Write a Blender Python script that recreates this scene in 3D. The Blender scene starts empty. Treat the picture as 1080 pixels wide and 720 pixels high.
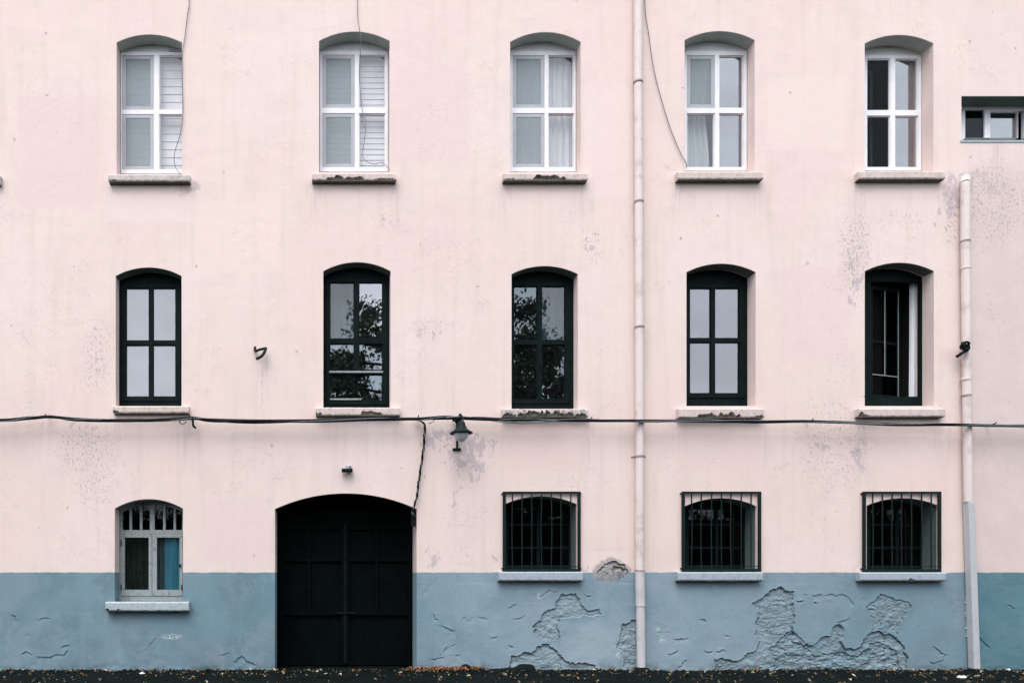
import bpy, bmesh, math, random
import numpy as np
from mathutils import Vector, Matrix
from mathutils.geometry import tessellate_polygon
random.seed(7)
R = math.radians
S = bpy.context.scene
COL = S.collection
# ------------------------------------------------------------------ survey of the facade
F, D, PX, HY, CAMX, CAMZ = 798.0, 14.0, 340.0, 615.0, -3.509, 1.6
def W(px, py, d=0.0):            # survey coordinates on a plane parallel to the wall -> metres
    return (CAMX + (px-PX)/F*(D+d), CAMZ + (HY-py)/F*(D+d))
def P3(px, py, d=0.0):
    x, z = W(px, py, d); return Vector((x, d, z))

# ------------------------------------------------------------------ node helpers
class NT:
    def __init__(s, name, tree=None):
        if tree is None:
            s.m = bpy.data.materials.new(name); s.m.use_nodes = True; s.t = s.m.node_tree
        else: s.t = tree
        s.t.nodes.clear()
    def n(s, typ, **kw):
        nd = s.t.nodes.new(typ)
        for k, v in kw.items(): setattr(nd, k, v)
        return nd
    def put(s, sock, v):
        if hasattr(v, 'is_output'): s.t.links.new(v, sock)
        elif v is not None: sock.default_value = v
    def math(s, op, a, b=None, c=None, clamp=False):
        nd = s.n('ShaderNodeMath', operation=op, use_clamp=clamp)
        s.put(nd.inputs[0], a); s.put(nd.inputs[1], b); s.put(nd.inputs[2], c)
        return nd.outputs[0]
    def vmath(s, op, a, b=None):
        nd = s.n('ShaderNodeVectorMath', operation=op)
        s.put(nd.inputs[0], a); s.put(nd.inputs[1], b)
        return nd.outputs[1] if op in ('LENGTH', 'DISTANCE', 'DOT_PRODUCT') else nd.outputs[0]
    def noise(s, vec, scale, detail=3, rough=.55, out=0, dist=0):
        nd = s.n('ShaderNodeTexNoise'); s.put(nd.inputs['Vector'], vec)
        nd.inputs['Scale'].default_value = scale; nd.inputs['Detail'].default_value = detail
        nd.inputs['Roughness'].default_value = rough; nd.inputs['Distortion'].default_value = dist
        return nd.outputs[out]
    def voro(s, vec, scale, feature='F1', out='Distance', rnd=1):
        nd = s.n('ShaderNodeTexVoronoi', feature=feature); s.put(nd.inputs['Vector'], vec)
        nd.inputs['Scale'].default_value = scale; nd.inputs['Randomness'].default_value = rnd
        return nd.outputs[out]
    def ramp(s, v, a, b, lo=0., hi=1., smooth=True):
        nd = s.n('ShaderNodeMapRange', interpolation_type='SMOOTHSTEP' if smooth else 'LINEAR')
        s.put(nd.inputs[0], v); nd.inputs[1].default_value = a; nd.inputs[2].default_value = b
        nd.inputs[3].default_value = lo; nd.inputs[4].default_value = hi
        return nd.outputs[0]
    def mix(s, f, a, b, mode='MIX'):
        nd = s.n('ShaderNodeMix', data_type='RGBA', blend_type=mode)
        s.put(nd.inputs[0], f)
        for i, v in ((6, a), (7, b)):
            s.put(nd.inputs[i], (*v, 1) if isinstance(v, tuple) and len(v) == 3 else v)
        return nd.outputs[2]
    def bsdf(s, color, rough=.8, bump=None, bstr=.3, bdist=.01, spec=.3, metal=0, alpha=None):
        b = s.n('ShaderNodeBsdfPrincipled')
        s.put(b.inputs['Base Color'], (*color, 1) if isinstance(color, tuple) and len(color) == 3 else color)
        s.put(b.inputs['Roughness'], rough); b.inputs['Specular IOR Level'].default_value = spec
        b.inputs['Metallic'].default_value = metal
        if bump is not None:
            bp = s.n('ShaderNodeBump'); bp.inputs['Strength'].default_value = bstr; bp.inputs['Distance'].default_value = bdist
            s.put(bp.inputs['Height'], bump); s.put(b.inputs['Normal'], bp.outputs[0])
        return b.outputs[0]
    def out(s, sh):
        o = s.n('ShaderNodeOutputMaterial'); s.put(o.inputs[0], sh); return s.m
    def pos(s): return s.n('ShaderNodeNewGeometry').outputs['Position']

def simple(name, c, c2=None, rough=.7, scale=8, bstr=.3, spec=.3, metal=0, bscale=40, stretch=(1,1,1)):
    t = NT(name); p = t.vmath('MULTIPLY', t.pos(), stretch)
    n = t.noise(p, scale, 5, .65)
    col = t.mix(t.ramp(n, .35, .68), c, c2 or tuple(v*.7 for v in c))
    return t.out(t.bsdf(col, rough, t.noise(p, bscale, 4), bstr, .004, spec, metal))

# ------------------------------------------------------------------ plaster of the facade
def make_plaster():
    t = NT('painted_plaster'); p = t.pos()
    sep = t.n('ShaderNodeSeparateXYZ'); t.put(sep.inputs[0], p)
    X, Y, Z = sep.outputs
    comb = t.n('ShaderNodeCombineXYZ'); t.put(comb.inputs[0], X); t.put(comb.inputs[1], Z)
    q = comb.outputs[0]
    warp = t.vmath('MULTIPLY', t.vmath('SUBTRACT', t.noise(p, 2.2, 4, .6, out=1), (.5,.5,.5)), (.5,.5,.5))
    qs = t.vmath('ADD', q, warp)
    def field(blobs):
        tot = None
        for cx, cy, rx, ry, w in blobs:
            x, z = W(cx, cy)
            v = t.vmath('MULTIPLY', t.vmath('SUBTRACT', qs, (x, z, 0)), (57/rx, 57/ry, 0))
            g = t.ramp(t.vmath('LENGTH', v), .35, 1.5, w, 0)
            tot = g if tot is None else t.math('MAXIMUM', tot, g)
        return tot
    speck = field([(60,320,70,90,.55),(102,375,26,60,.9),(90,475,45,40,.95),(100,510,30,40,.9),(45,430,40,40,.6),(235,470,50,60,.45),
        (465,270,50,45,.6),(455,345,30,15,.8),(625,255,14,34,.8),(902,265,24,66,1.),(880,470,55,70,.85),(890,400,40,40,.6),
        (880,560,80,45,.5),(1005,225,14,48,1.),(500,550,50,60,.5),(950,232,45,20,.7),(300,470,50,40,.4),(240,540,60,50,.4),
        (1050,215,44,60,.95),(1060,330,40,50,.6),(1050,480,34,60,.45),(690,330,18,80,.35),(220,350,25,30,.5),(330,420,40,25,.4),(800,300,40,60,.3)])
    peel = field([(470,462,38,16,.85),(492,478,24,26,1.),(510,470,22,22,.8),(498,500,20,14,.8),(484,523,8,16,.7),(1004,210,15,30,1.),(1022,187,22,11,1.),(1048,196,20,12,.85),(1070,185,12,12,.6),(1034,215,12,8,.6),(1060,320,30,16,.45),
        (1050,190,16,10,.6),(906,478,10,26,.9),(858,472,26,8,.75),(206,197,10,16,.75),(901,285,12,40,.8),(455,352,22,12,.7),(452,588,14,14,.7),
        (625,262,12,30,.6),(85,448,26,8,.7),(103,380,12,45,.55),(530,595,10,10,.5),(620,601,8,6,.8),(515,590,40,18,.5),(990,225,10,30,.5)])
    # paint
    big = t.noise(p, .35, 3, .5); mid = t.noise(p, 1.7, 5, .6)
    pink = t.mix(t.ramp(big, .35, .65), (.708,.568,.532), (.716,.592,.55))
    pink = t.mix(t.ramp(mid, .42, .75, 0, .6), pink, (.65,.53,.495))
    st = t.noise(t.vmath('MULTIPLY', p, (3.2, 1, .22)), 1.6, 5, .65)
    pink = t.mix(t.ramp(st, .47, .75, 0, .6), pink, (.625,.505,.465))
    pink = t.mix(t.ramp(t.noise(p, 9, 5, .7), .5, .75, 0, .22), pink, (.62,.505,.475))
    # the strip beyond the end downpipe was painted in another, greyer batch
    xe, _ = W(1021, 300)
    endw = t.ramp(X, xe-.015, xe+.015)
    enz = t.math('MULTIPLY', endw, t.ramp(Z, W(0,205)[1], W(0,160)[1], 1, .15))
    pink = t.mix(enz, pink, t.mix(t.ramp(mid,.4,.7), (.60,.495,.47), (.64,.525,.495)))
    blue = t.mix(t.ramp(big, .35, .65), (.128,.218,.268), (.165,.252,.30))
    blue = t.mix(t.ramp(mid, .40, .66, 0, .8), blue, (.13,.195,.23))
    blue = t.mix(t.ramp(t.noise(p, .8, 6, .7, dist=.6), .46, .62, 0, .55), blue, (.215,.275,.31))
    blue = t.mix(t.ramp(t.noise(t.vmath('MULTIPLY', p, (2.4,1,.5)), 2.2, 5, .7), .5, .78, 0, .5), blue, (.205,.285,.335))
    blue = t.mix(endw, blue, t.mix(t.ramp(mid, .4, .7), (.06,.158,.192), (.08,.185,.225)))
    fx_ = t.math('MULTIPLY', t.ramp(X, W(380,0)[0], W(520,0)[0]), t.ramp(X, W(690,0)[0], W(900,0)[0], 1, .25))
    blue = t.mix(t.math('MULTIPLY', fx_, t.ramp(t.noise(p, 1.1, 5, .65), .28, .62, .35, 1)), blue, (.235,.31,.36))
    # lighter, chalky repair near the middle downpipe
    xa, za = W(625, 678)
    v = t.vmath('MULTIPLY', t.vmath('SUBTRACT', qs, (xa, za, 0)), (57/34., 57/26., 0))
    blue = t.mix(t.ramp(t.vmath('LENGTH', v), .5, 1.15, .55, 0), blue, (.315,.375,.425))
    # white scuff marks
    for cx, cy, rx, ry in ((181,671,13,3.2),(568,628,2.2,3.4),(699,674,4,4.5),(694,664,2.5,3),(652,690,3,4)):
        x, z = W(cx, cy)
        l = t.vmath('LENGTH', t.vmath('MULTIPLY', t.vmath('SUBTRACT', q, (x, z, 0)), (57/rx, 57/ry, 0)))
        k = t.math('MULTIPLY', t.ramp(l, .6, 1.1, 1, 0), t.ramp(t.noise(p, 26, 3), .45, .56))
        blue = t.mix(t.math('MULTIPLY', k, .75), blue, (.5,.53,.56))
    # rain streaks from the ends of the sills
    stn = None
    for k, (cx, cy, h_) in enumerate(((115,196,60),(199,196,75),(331,195,50),(417,195,60),(532,195,65),(619,195,55),(716,194,45),(804,194,70),(907,193,80),(996,193,60),
                       (121,445,45),(198,445,60),(421,446,40),(619,446,55),(718,446,40),(805,446,70),(908,446,90),(996,446,50),(1052,152,60),(673,215,60),(674,346,70),(290,540,50))):
        x, z = W(cx, cy); wd_ = 57/(7.+3*(k%3))
        dx = t.math('MULTIPLY', t.math('ABSOLUTE', t.math('SUBTRACT', X, x)), wd_)
        dz = t.math('MULTIPLY', t.math('SUBTRACT', z, Z), 57./h_)
        g = t.math('MULTIPLY', t.ramp(dx, .1, 1.4, 1, 0), t.math('MULTIPLY', t.ramp(dz, -.02, .05, 0, 1), t.ramp(dz, .05, 1.1, 1, 0)))
        stn = g if stn is None else t.math('MAXIMUM', stn, g)
    sk = t.noise(t.vmath('MULTIPLY', p, (9, 1, .5)), 1.6, 5, .7)
    pink = t.mix(t.math('MULTIPLY', stn, t.ramp(sk, .40, .68, 0, .62)), pink, (.50,.405,.375))
    # patched squares in a slightly different batch
    for cx, cy, rx, ry, cc in ((250,250,46,38,(.74,.60,.56)),(455,120,40,52,(.69,.545,.52)),(640,150,24,60,(.735,.60,.565)),(575,470,40,28,(.69,.545,.51)),(850,120,42,40,(.74,.605,.565)),(158,212,46,22,(.73,.60,.565)),(760,470,46,30,(.70,.555,.52)),(60,160,40,60,(.68,.53,.51)),(860,330,36,50,(.69,.54,.515)),(250,560,34,34,(.69,.545,.53))):
        x, z = W(cx, cy)
        sp_ = t.n('ShaderNodeSeparateXYZ'); t.put(sp_.inputs[0], t.vmath('ABSOLUTE', t.vmath('MULTIPLY', t.vmath('SUBTRACT', t.vmath('ADD', q, t.vmath('MULTIPLY', warp, (.45,.45,0))), (x, z, 0)), (57./rx, 57./ry, 0))))
        pink = t.mix(t.ramp(t.math('MAXIMUM', sp_.outputs[0], sp_.outputs[1]), .9, 1.06, .6, 0), pink, cc)
    # hairline cracks
    cn = t.noise(t.vmath('MULTIPLY', p, (1,1,1.6)), 1.15, 6, .6, dist=.5)
    hair = t.math('MULTIPLY', t.ramp(t.math('ABSOLUTE', t.math('SUBTRACT', cn, .5)), .0012, .0035, 1, 0), t.ramp(t.noise(p, .75, 2), .50, .60))
    pink = t.mix(t.math('MULTIPLY', hair, .45), pink, (.36,.29,.28))
    blue = t.mix(t.math('MULTIPLY', hair, .6), blue, (.06,.085,.095))
    # flaking of the pink coat
    pn = t.noise(t.vmath('MULTIPLY', p, (1.25,1,.75)), 6.2, 7, .66, dist=.3)
    pmask = t.ramp(t.math('ADD', pn, t.math('MULTIPLY', peel, .29)), .735, .752)
    bare = t.mix(t.ramp(t.noise(p, 30, 4), .4, .65), (.49,.415,.43), (.57,.475,.47))
    pink = t.mix(pmask, pink, bare)
    # pock marks
    w2 = t.vmath('MULTIPLY', t.vmath('SUBTRACT', t.noise(p, 18, 3, .6, out=1), (.5,.5,.5)), (.13,.15,0))
    qq = t.vmath('ADD', q, w2)
    n1 = t.noise(t.vmath('MULTIPLY', p, (1,1,.7)), 21, 5, .72)
    pit = t.ramp(t.math('ADD', n1, t.math('MULTIPLY', speck, .14)), .695, .725)
    n2 = t.noise(t.vmath('MULTIPLY', p, (1,1,.55)), 44, 4, .7)
    pit2 = t.ramp(t.math('ADD', n2, t.math('ADD', t.math('MULTIPLY', speck, .125), t.math('MULTIPLY', t.noise(q, .9, 3, .6), .07))), .715, .75)
    vh = t.n('ShaderNodeTexVoronoi'); t.put(vh.inputs['Vector'], qq); vh.inputs['Scale'].default_value = 2.1
    hs_ = t.n('ShaderNodeSeparateXYZ'); t.put(hs_.inputs[0], vh.outputs['Color'])
    hole = t.math('MULTIPLY', t.ramp(vh.outputs['Distance'], .035, .06, 1, 0), t.math('GREATER_THAN', hs_.outputs[0], .45))
    pits = t.math('MAXIMUM', t.math('MAXIMUM', pit, pit2), hole)
    pink = t.mix(t.math('MULTIPLY', pits, .74), pink, t.mix(t.noise(q, 12, 1), (.46,.365,.355), (.25,.205,.205)))
    # rust run under the broken bracket, cracks
    for cx, cy, rx, ry, c in ((276.5,408,1.6,30,(.56,.43,.37)),(192,199,9,10,(.50,.385,.37)),(1019,196,10,14,(.38,.34,.35))):
        x, z = W(cx, cy)
        l = t.vmath('LENGTH', t.vmath('MULTIPLY', t.vmath('SUBTRACT', q, (x, z, 0)), (57/rx, 57/ry, 0)))
        pink = t.mix(t.math('MULTIPLY', t.ramp(l, .4, 1.1, .6, 0), t.ramp(t.noise(p, 14, 3), .35, .6)), pink, c)
    # dado line
    _, zl = W(600, 603.3)
    zz = t.math('ADD', Z, t.math('MULTIPLY', t.math('SUBTRACT', t.noise(p, 4.5, 6, .75), .5), .055))
    dm = t.ramp(zz, zl-.006, zl+.006, 1, 0)
    xd, zd = W(645, 601)
    ld = t.vmath('LENGTH', t.vmath('MULTIPLY', t.vmath('SUBTRACT', qs, (xd, zd, 0)), (57/20., 57/11., 0)))
    hk = t.ramp(ld, .85, 1.1, 1, 0)
    col = t.mix(dm, pink, blue)
    grey = t.mix(t.ramp(t.noise(p, 14, 4), .35, .65), (.34,.32,.32), (.2,.2,.215))
    # chips of the blue coat
    cm = t.ramp(t.noise(p, 11, 5, .7), .70, .72)
    col = t.mix(t.math('MULTIPLY', t.math('MULTIPLY', cm, dm), .6), col, (.3,.36,.4))
    at = t.n('ShaderNodeAttribute', attribute_name='bare')
    rough_in = t.math('MULTIPLY', at.outputs['Fac'], t.ramp(t.noise(t.vmath('MULTIPLY', p, (1,1,2.2)), 10, 5, .7), .40, .62))
    col = t.mix(t.math('MULTIPLY', rough_in, .55), col, t.mix(dm, (.36,.33,.33), (.25,.29,.305)))
    col = t.mix(t.math('MULTIPLY', hk, .8), col, grey)
    ck = t.n('ShaderNodeAttribute', attribute_name='crack')
    col = t.mix(t.math('MULTIPLY', ck.outputs['Fac'], .85), col, (.035,.05,.055))
    # splash dirt along the foot of the wall
    ft = t.math('MULTIPLY', t.ramp(Z, .02, .32, 1, 0), t.ramp(t.noise(p, 5, 5, .7), .42, .7))
    col = t.mix(t.math('MULTIPLY', ft, .55), col, (.10,.125,.13))
    # bump
    h = t.math('ADD', t.math('MULTIPLY', t.noise(p, 3.5, 4, .6), 1.6), t.math('MULTIPLY', t.noise(p, 26, 5, .65), .5))
    h = t.math('SUBTRACT', h, t.math('MULTIPLY', pits, .55))
    h = t.math('SUBTRACT', h, t.math('MULTIPLY', pmask, .25))
    return t.out(t.bsdf(col, .9, h, .36, .012, .15))

M = {}
M['plaster'] = make_plaster()
def worn(name, base, dark, rough=.75, amount=.6, sc=9, spec=.25):
    t = NT(name); p = t.pos()
    n = t.noise(p, sc, 6, .7); k = t.ramp(n, .5, .66)
    col = t.mix(t.math('MULTIPLY', k, amount), base, dark)
    col = t.mix(t.ramp(t.noise(p, 55, 3, .6), .55, .75, 0, .35), col, dark)
    return t.out(t.bsdf(col, rough, t.noise(p, 45, 5, .7), .5, .006, spec))
M['stone_sill'] = worn('weathered_stone', (.50,.445,.43), (.27,.235,.225))
M['pink_sill'] = worn('painted_sill_pink', (.56,.465,.43), (.34,.275,.24), amount=.5)
M['blue_sill'] = worn('painted_sill_blue', (.33,.385,.425), (.21,.25,.28), amount=.5)
M['pale_sill'] = worn('painted_sill_pale', (.37,.42,.45), (.24,.27,.29), amount=.5)
M['sill_shade'] = worn('sill_underside_shade', (.115,.11,.09), (.05,.052,.046), amount=.8)  # dark colour standing in for the shade under the sills
M['pvc'] = simple('white_window_plastic', (.76,.74,.77), (.68,.66,.69), .45, 3, .05, .4)
M['pvc_panel'] = simple('white_board', (.66,.66,.66), (.58,.585,.59), .6, 3, .1, .3)
M['screen_frame'] = simple('grey_screen_frame', (.40,.40,.435), (.35,.36,.39), .5, 4, .05)
M['black_wood'] = simple('black_green_paint', (.0026,.0072,.0072), (.005,.011,.011), .6, 6, .3, .06, bscale=60)
M['old_wood'] = worn('flaking_white_wood', (.28,.31,.31), (.12,.14,.135), amount=.75, sc=14)
M['iron'] = simple('black_green_iron', (.005,.0125,.0125), (.009,.018,.0175), .6, 10, .3, .12, bscale=90)
M['gate'] = simple('black_gate_paint', (.0012,.0026,.0028), (.0022,.004,.0042), .65, 3, .3, .03, bscale=30)
M['gate_worn'] = simple('worn_gate_paint', (.003,.006,.0063), (.006,.010,.010), .65, 9, .3, .04)
M['pipe_pink'] = worn('pipe_paint_pink', (.66,.575,.575), (.55,.475,.475), .55, .5, 4, .3)
M['pipe_pink'] = worn('pipe_paint_pink', (.66,.565,.545), (.46,.37,.345), .55, .65, 3.2, .3)
M['pipe_lilac'] = worn('pipe_paint_lilac', (.50,.48,.495), (.38,.365,.37), .5, .5, 5, .3)
M['pipe_grey'] = worn('pipe_paint_grey', (.44,.445,.465), (.35,.355,.37), .5, .4, 5, .3)
M['pipe_band'] = worn('pipe_band_metal', (.33,.27,.26), (.16,.13,.125), .6, .7, 20)
M['rubber'] = simple('black_cable_rubber', (.005,.007,.0075), (.012,.015,.016), .6, 20, .2, .08)
M['cable_grey'] = simple('grey_cable_sheath', (.22,.235,.24), (.10,.115,.115), .6, 20, .2)
M['wire'] = simple('thin_grey_wire', (.22,.2,.205), (.15,.14,.145), .5, 12, .1)
M['globe'] = simple('frosted_white_glass', (.56,.56,.60), (.48,.48,.53), .25, 6, .05, .5)
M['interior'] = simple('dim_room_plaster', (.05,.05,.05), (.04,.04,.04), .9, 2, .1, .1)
M['roof'] = simple('roof_tiles', (.2,.11,.09), (.14,.08,.07), .8, 5, .4)
M['blind'] = simple('white_blind_slats', (.74,.70,.72), (.66,.63,.66), .6, 3, .05)
M['stone_dark'] = worn('dark_rubble', (.009,.012,.012), (.004,.006,.006), .95, .6, 20, .03)
M['paper'] = simple('white_paper', (.75,.74,.73), (.6,.6,.6), .8, 20, .2)
M['bark'] = simple('bark', (.06,.05,.04), (.03,.025,.02), .9, 6, .8)

def cloth(name, c, trans=.35):
    t = NT(name); d = t.n('ShaderNodeBsdfDiffuse'); d.inputs[0].default_value = (*c, 1)
    tr = t.n('ShaderNodeBsdfTransparent'); m = t.n('ShaderNodeMixShader')
    wv = t.noise(t.pos(), 60, 3)
    t.put(m.inputs[0], t.ramp(wv, .3, .7, max(0, trans-.03), trans+.03)); t.put(m.inputs[1], d.outputs[0]); t.put(m.inputs[2], tr.outputs[0])
    return t.out(m.outputs[0])
M['sheer'] = cloth('sheer_white_curtain', (.78,.77,.8), .25)
M['lace'] = cloth('lace_curtain', (.66,.70,.72), .35)
M['white_cloth'] = cloth('white_curtain', (.62,.63,.67), .02)
M['blue_cloth'] = cloth('blue_curtain', (.04,.165,.225), .0)
M['grey_cloth'] = cloth('grey_curtain', (.05,.085,.10), .02)
M['murk'] = cloth('murky_curtain', (.012,.022,.018), .0)
M['screen'] = cloth('insect_mesh', (.37,.42,.455), .58)

def glass(name, f, tint=(.94,.95,.955), rough=.0, wav=.15, rc=(.95,.96,.985), dust=.03):
    t = NT(name); p = t.pos()
    b = t.n('ShaderNodeBump'); b.inputs['Strength'].default_value = wav; b.inputs['Distance'].default_value = .004
    t.put(b.inputs['Height'], t.noise(p, 2.2, 2, .4))
    g = t.n('ShaderNodeBsdfGlossy'); g.inputs['Color'].default_value = (*rc, 1); g.inputs['Roughness'].default_value = rough
    t.put(g.inputs['Normal'], b.outputs[0])
    tr = t.n('ShaderNodeBsdfTransparent'); tr.inputs[0].default_value = (*tint, 1)
    dn = t.n('ShaderNodeBsdfDiffuse'); dn.inputs[0].default_value = (.25,.28,.29,1)
    m0 = t.n('ShaderNodeMixShader')          # a film of dust
    t.put(m0.inputs[0], t.ramp(t.noise(p, 7, 5, .7), .4, .85, dust*.1, dust)); t.put(m0.inputs[1], tr.outputs[0]); t.put(m0.inputs[2], dn.outputs[0])
    m = t.n('ShaderNodeMixShader'); t.put(m.inputs[0], f); t.put(m.inputs[1], m0.outputs[0]); t.put(m.inputs[2], g.outputs[0])
    return t.out(m.outputs[0])
M['g_clear'] = glass('clear_pane', .06)
M['g_mid'] = glass('reflecting_pane', .185)
M['g_low'] = glass('dim_pane', .055)
M['g_black'] = glass('black_pane', .011, (.4,.5,.5), wav=.0, dust=.002)
M['g_tree'] = glass('murky_mirroring_pane', .115, rough=.012, rc=(.85,.95,1))
M['g_low2'] = glass('dull_mirroring_pane', .085, rough=.012, rc=(.85,.95,1))
M['g_dark'] = glass('dirty_dark_pane', .022, (.5,.55,.55), dust=.006)
M['g_mirror'] = glass('mirroring_pane', .165)
M['g_sky'] = glass('sky_mirroring_pane', .185, rough=.012)

# ------------------------------------------------------------------ mesh helpers
class MB:
    def __init__(s): s.v = []; s.f = []; s.sm = []
    def add(s, vs, fs, smooth=False):
        o = len(s.v); s.v += [tuple(v) for v in vs]
        s.f += [tuple(i+o for i in f) for f in fs]; s.sm += [smooth]*len(fs); return s
    def box(s, x0, x1, y0, y1, z0, z1, c=0.0):
        if c:
            pts = [(x0,z0),(x1,z0),(x1,z1),(x0,z1)]
            ins = [(x0+c,z0+c),(x1-c,z0+c),(x1-c,z1-c),(x0+c,z1-c)]
            vs = [(x,y0,z) for x,z in ins]+[(x,y0+c,z) for x,z in pts]+[(x,y1,z) for x,z in pts]
            fs = [(3,2,1,0)]
            for k in range(4):
                n=(k+1)%4; fs += [(k,n,4+n,4+k),(4+k,4+n,8+n,8+k)]
            fs.append((8,9,10,11)); return s.add(vs, fs)
        vs = [(x,y,z) for x in (x0,x1) for y in (y0,y1) for z in (z0,z1)]
        return s.add(vs, [(0,1,3,2),(4,6,7,5),(0,4,5,1),(2,3,7,6),(0,2,6,4),(1,5,7,3)])
    def plate(s, outer, holes, y0, y1):
        loops = [outer]+list(holes)
        tris = tessellate_polygon([[Vector((x, z, 0)) for x, z in l] for l in loops])
        flat = [p for l in loops for p in l]; n = len(flat)
        vs = [(x,y0,z) for x,z in flat]+[(x,y1,z) for x,z in flat]
        fs = [tuple(t) for t in tris]+[tuple(i+n for i in reversed(t)) for t in tris]
        o = 0
        for l in loops:
            k = len(l)
            for i in range(k): j=(i+1)%k; fs.append((o+i,o+j,n+o+j,n+o+i))
            o += k
        return s.add(vs, fs)
    def tube(s, pts, r, sides=8, cap=True):
        pts = [Vector(p) for p in pts]; n = len(pts)
        rs = r if isinstance(r, (list, tuple)) else [r]*n
        up = Vector((0,0,1)); vs = []; prev = None
        for i, p in enumerate(pts):
            tg = (pts[min(i+1,n-1)]-pts[max(i-1,0)]).normalized()
            if prev is None:
                a = tg.cross(Vector((0,1,0)));  a = a if a.length > .05 else tg.cross(up)
            else: a = prev - tg*prev.dot(tg)
            a.normalize(); b = tg.cross(a); prev = a
            for k in range(sides):
                w = 2*math.pi*k/sides; vs.append(p+(a*math.cos(w)+b*math.sin(w))*rs[i])
        fs = [(i*sides+k, i*sides+(k+1)%sides, (i+1)*sides+(k+1)%sides, (i+1)*sides+k) for i in range(n-1) for k in range(sides)]
        s.add(vs, fs, True)
        if cap: s.add(vs[:sides][::-1], [tuple(range(sides))]); s.add(vs[-sides:], [tuple(range(sides))])
        return s
    def lathe(s, prof, cx, cy, sides=20, flatten=None):    # prof: (radius, z)
        vs = [(cx+r*math.cos(2*math.pi*k/sides), cy+r*math.sin(2*math.pi*k/sides), z) for r, z in prof for k in range(sides)]
        fs = [(i*sides+k, i*sides+(k+1)%sides, (i+1)*sides+(k+1)%sides, (i+1)*sides+k) for i in range(len(prof)-1) for k in range(sides)]
        return s.add(vs, fs, True)
    def build(s, name, mat, parent=None, normals=True):
        me = bpy.data.meshes.new(name); me.from_pydata(s.v, [], s.f)
        me.polygons.foreach_set('use_smooth', s.sm)
        if normals:
            bm = bmesh.new(); bm.from_mesh(me); bmesh.ops.recalc_face_normals(bm, faces=bm.faces); bm.to_mesh(me); bm.free()
        me.materials.append(M[mat] if isinstance(mat, str) else mat); me.update()
        o = bpy.data.objects.new(name, me); COL.objects.link(o)
        if parent is not None:
            o.parent = parent
            mw = Matrix.Identity(4); q = parent
            while q is not None: mw = Matrix.Translation(q.location) @ mw; q = q.parent
            o.matrix_parent_inverse = mw.inverted()
        return o
def tag(o, label=None, cat=None, group=None, kind=None):
    for k, v in (('label', label), ('category', cat), ('group', group), ('kind', kind)):
        if v: o[k] = v
    return o
def empty(name, loc=(0,0,0)):
    o = bpy.data.objects.new(name, None); COL.objects.link(o); o.location = loc; o.empty_display_size = .3; return o
def spline(pts, n=8):
    pts = [Vector(p) for p in pts]; out = []
    for i in range(len(pts)-1):
        a, b, c, d = pts[max(i-1,0)], pts[i], pts[i+1], pts[min(i+2, len(pts)-1)]
        for k in range(n):
            u = k/n
            out.append(.5*((2*b)+(c-a)*u+(2*a-5*b+4*c-d)*u*u+(3*b-a-3*c+d)*u**3))
    out.append(pts[-1]); return out
def rect(x0, x1, z0, z1): return [(x0,z0),(x1,z0),(x1,z1),(x0,z1)]
def prect(a, b, t, u, d):         # survey rectangle (left, right, top, bottom) at depth d
    x0, z1 = W(a, t, d); x1, z0 = W(b, u, d); return rect(x0, x1, z0, z1)
def arch(x0, x1, zb, zs, zc, n=18):
    w = (x1-x0)/2; r = zc-zs; cx = (x0+x1)/2
    Rr = (w*w+r*r)/(2*r); cz = zc-Rr; a = math.asin(min(1, w/Rr))
    return [(x0,zb),(x1,zb)]+[(cx+Rr*math.sin(a-2*a*k/n), cz+Rr*math.cos(a-2*a*k/n)) for k in range(n+1)]
def parch(op, n=18):
    x0, zs = W(op[0], op[2]); x1, zb = W(op[1], op[4]); _, zc = W(op[0], op[3])
    return arch(x0, x1, zb, zs, zc, n)
def grow(poly, g):                 # shrink an opening outline towards its middle
    cx = sum(p[0] for p in poly)/len(poly); cz = sum(p[1] for p in poly)/len(poly)
    return [(x+(cx-x)/abs(cx-x)*g if abs(cx-x) > g else x, z+(cz-z)/abs(cz-z)*g) for x, z in poly]

# ------------------------------------------------------------------ openings
OP1 = [(123,192,45,36.5,184),(336.5,411,43.5,33.5,182),(538,612.5,44.5,34,182),(722,796,42.5,33,181),(912,984.5,46,37,181)]
OP2 = [(122,191.5,291,282,428),(341,412,286,276.5,430),(539.5,609.5,289,280.5,431),(724,797,287,278,428),(912,985,286,277,428)]
OP3 = [(121,193,536,526,634),(532,608.5,531.5,523,603.5),(722.5,798,533.5,525,603.5),(914,990,533,525,604)]
DOOR = (290,439.5,536.5,520,706)
SMALL = (1014,1102,101.5,149)

# ------------------------------------------------------------------ building: facade with weathered relief
bld = empty('apartment_building', (0,0,0))
tag(bld, 'long three storey building with a pale pink front above a blue grey base', 'building')

rs = np.random.RandomState(3)
TAB = rs.rand(256, 256)
def vnoise(x, y):
    xi = np.floor(x).astype(int); yi = np.floor(y).astype(int); fx = x-xi; fy = y-yi
    fx = fx*fx*(3-2*fx); fy = fy*fy*(3-2*fy)
    a = TAB[xi%256, yi%256]; b = TAB[(xi+1)%256, yi%256]; c = TAB[xi%256, (yi+1)%256]; d = TAB[(xi+1)%256, (yi+1)%256]
    return (a*(1-fx)+b*fx)*(1-fy)+(c*(1-fx)+d*fx)*fy
def fbm(x, y, o=4):
    s = 0; a = .5
    for k in range(o): s = s+a*vnoise(x+37*k, y+91*k); x = x*2.03; y = y*2.03; a *= .5
    return s/(1-.5**o)

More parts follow.
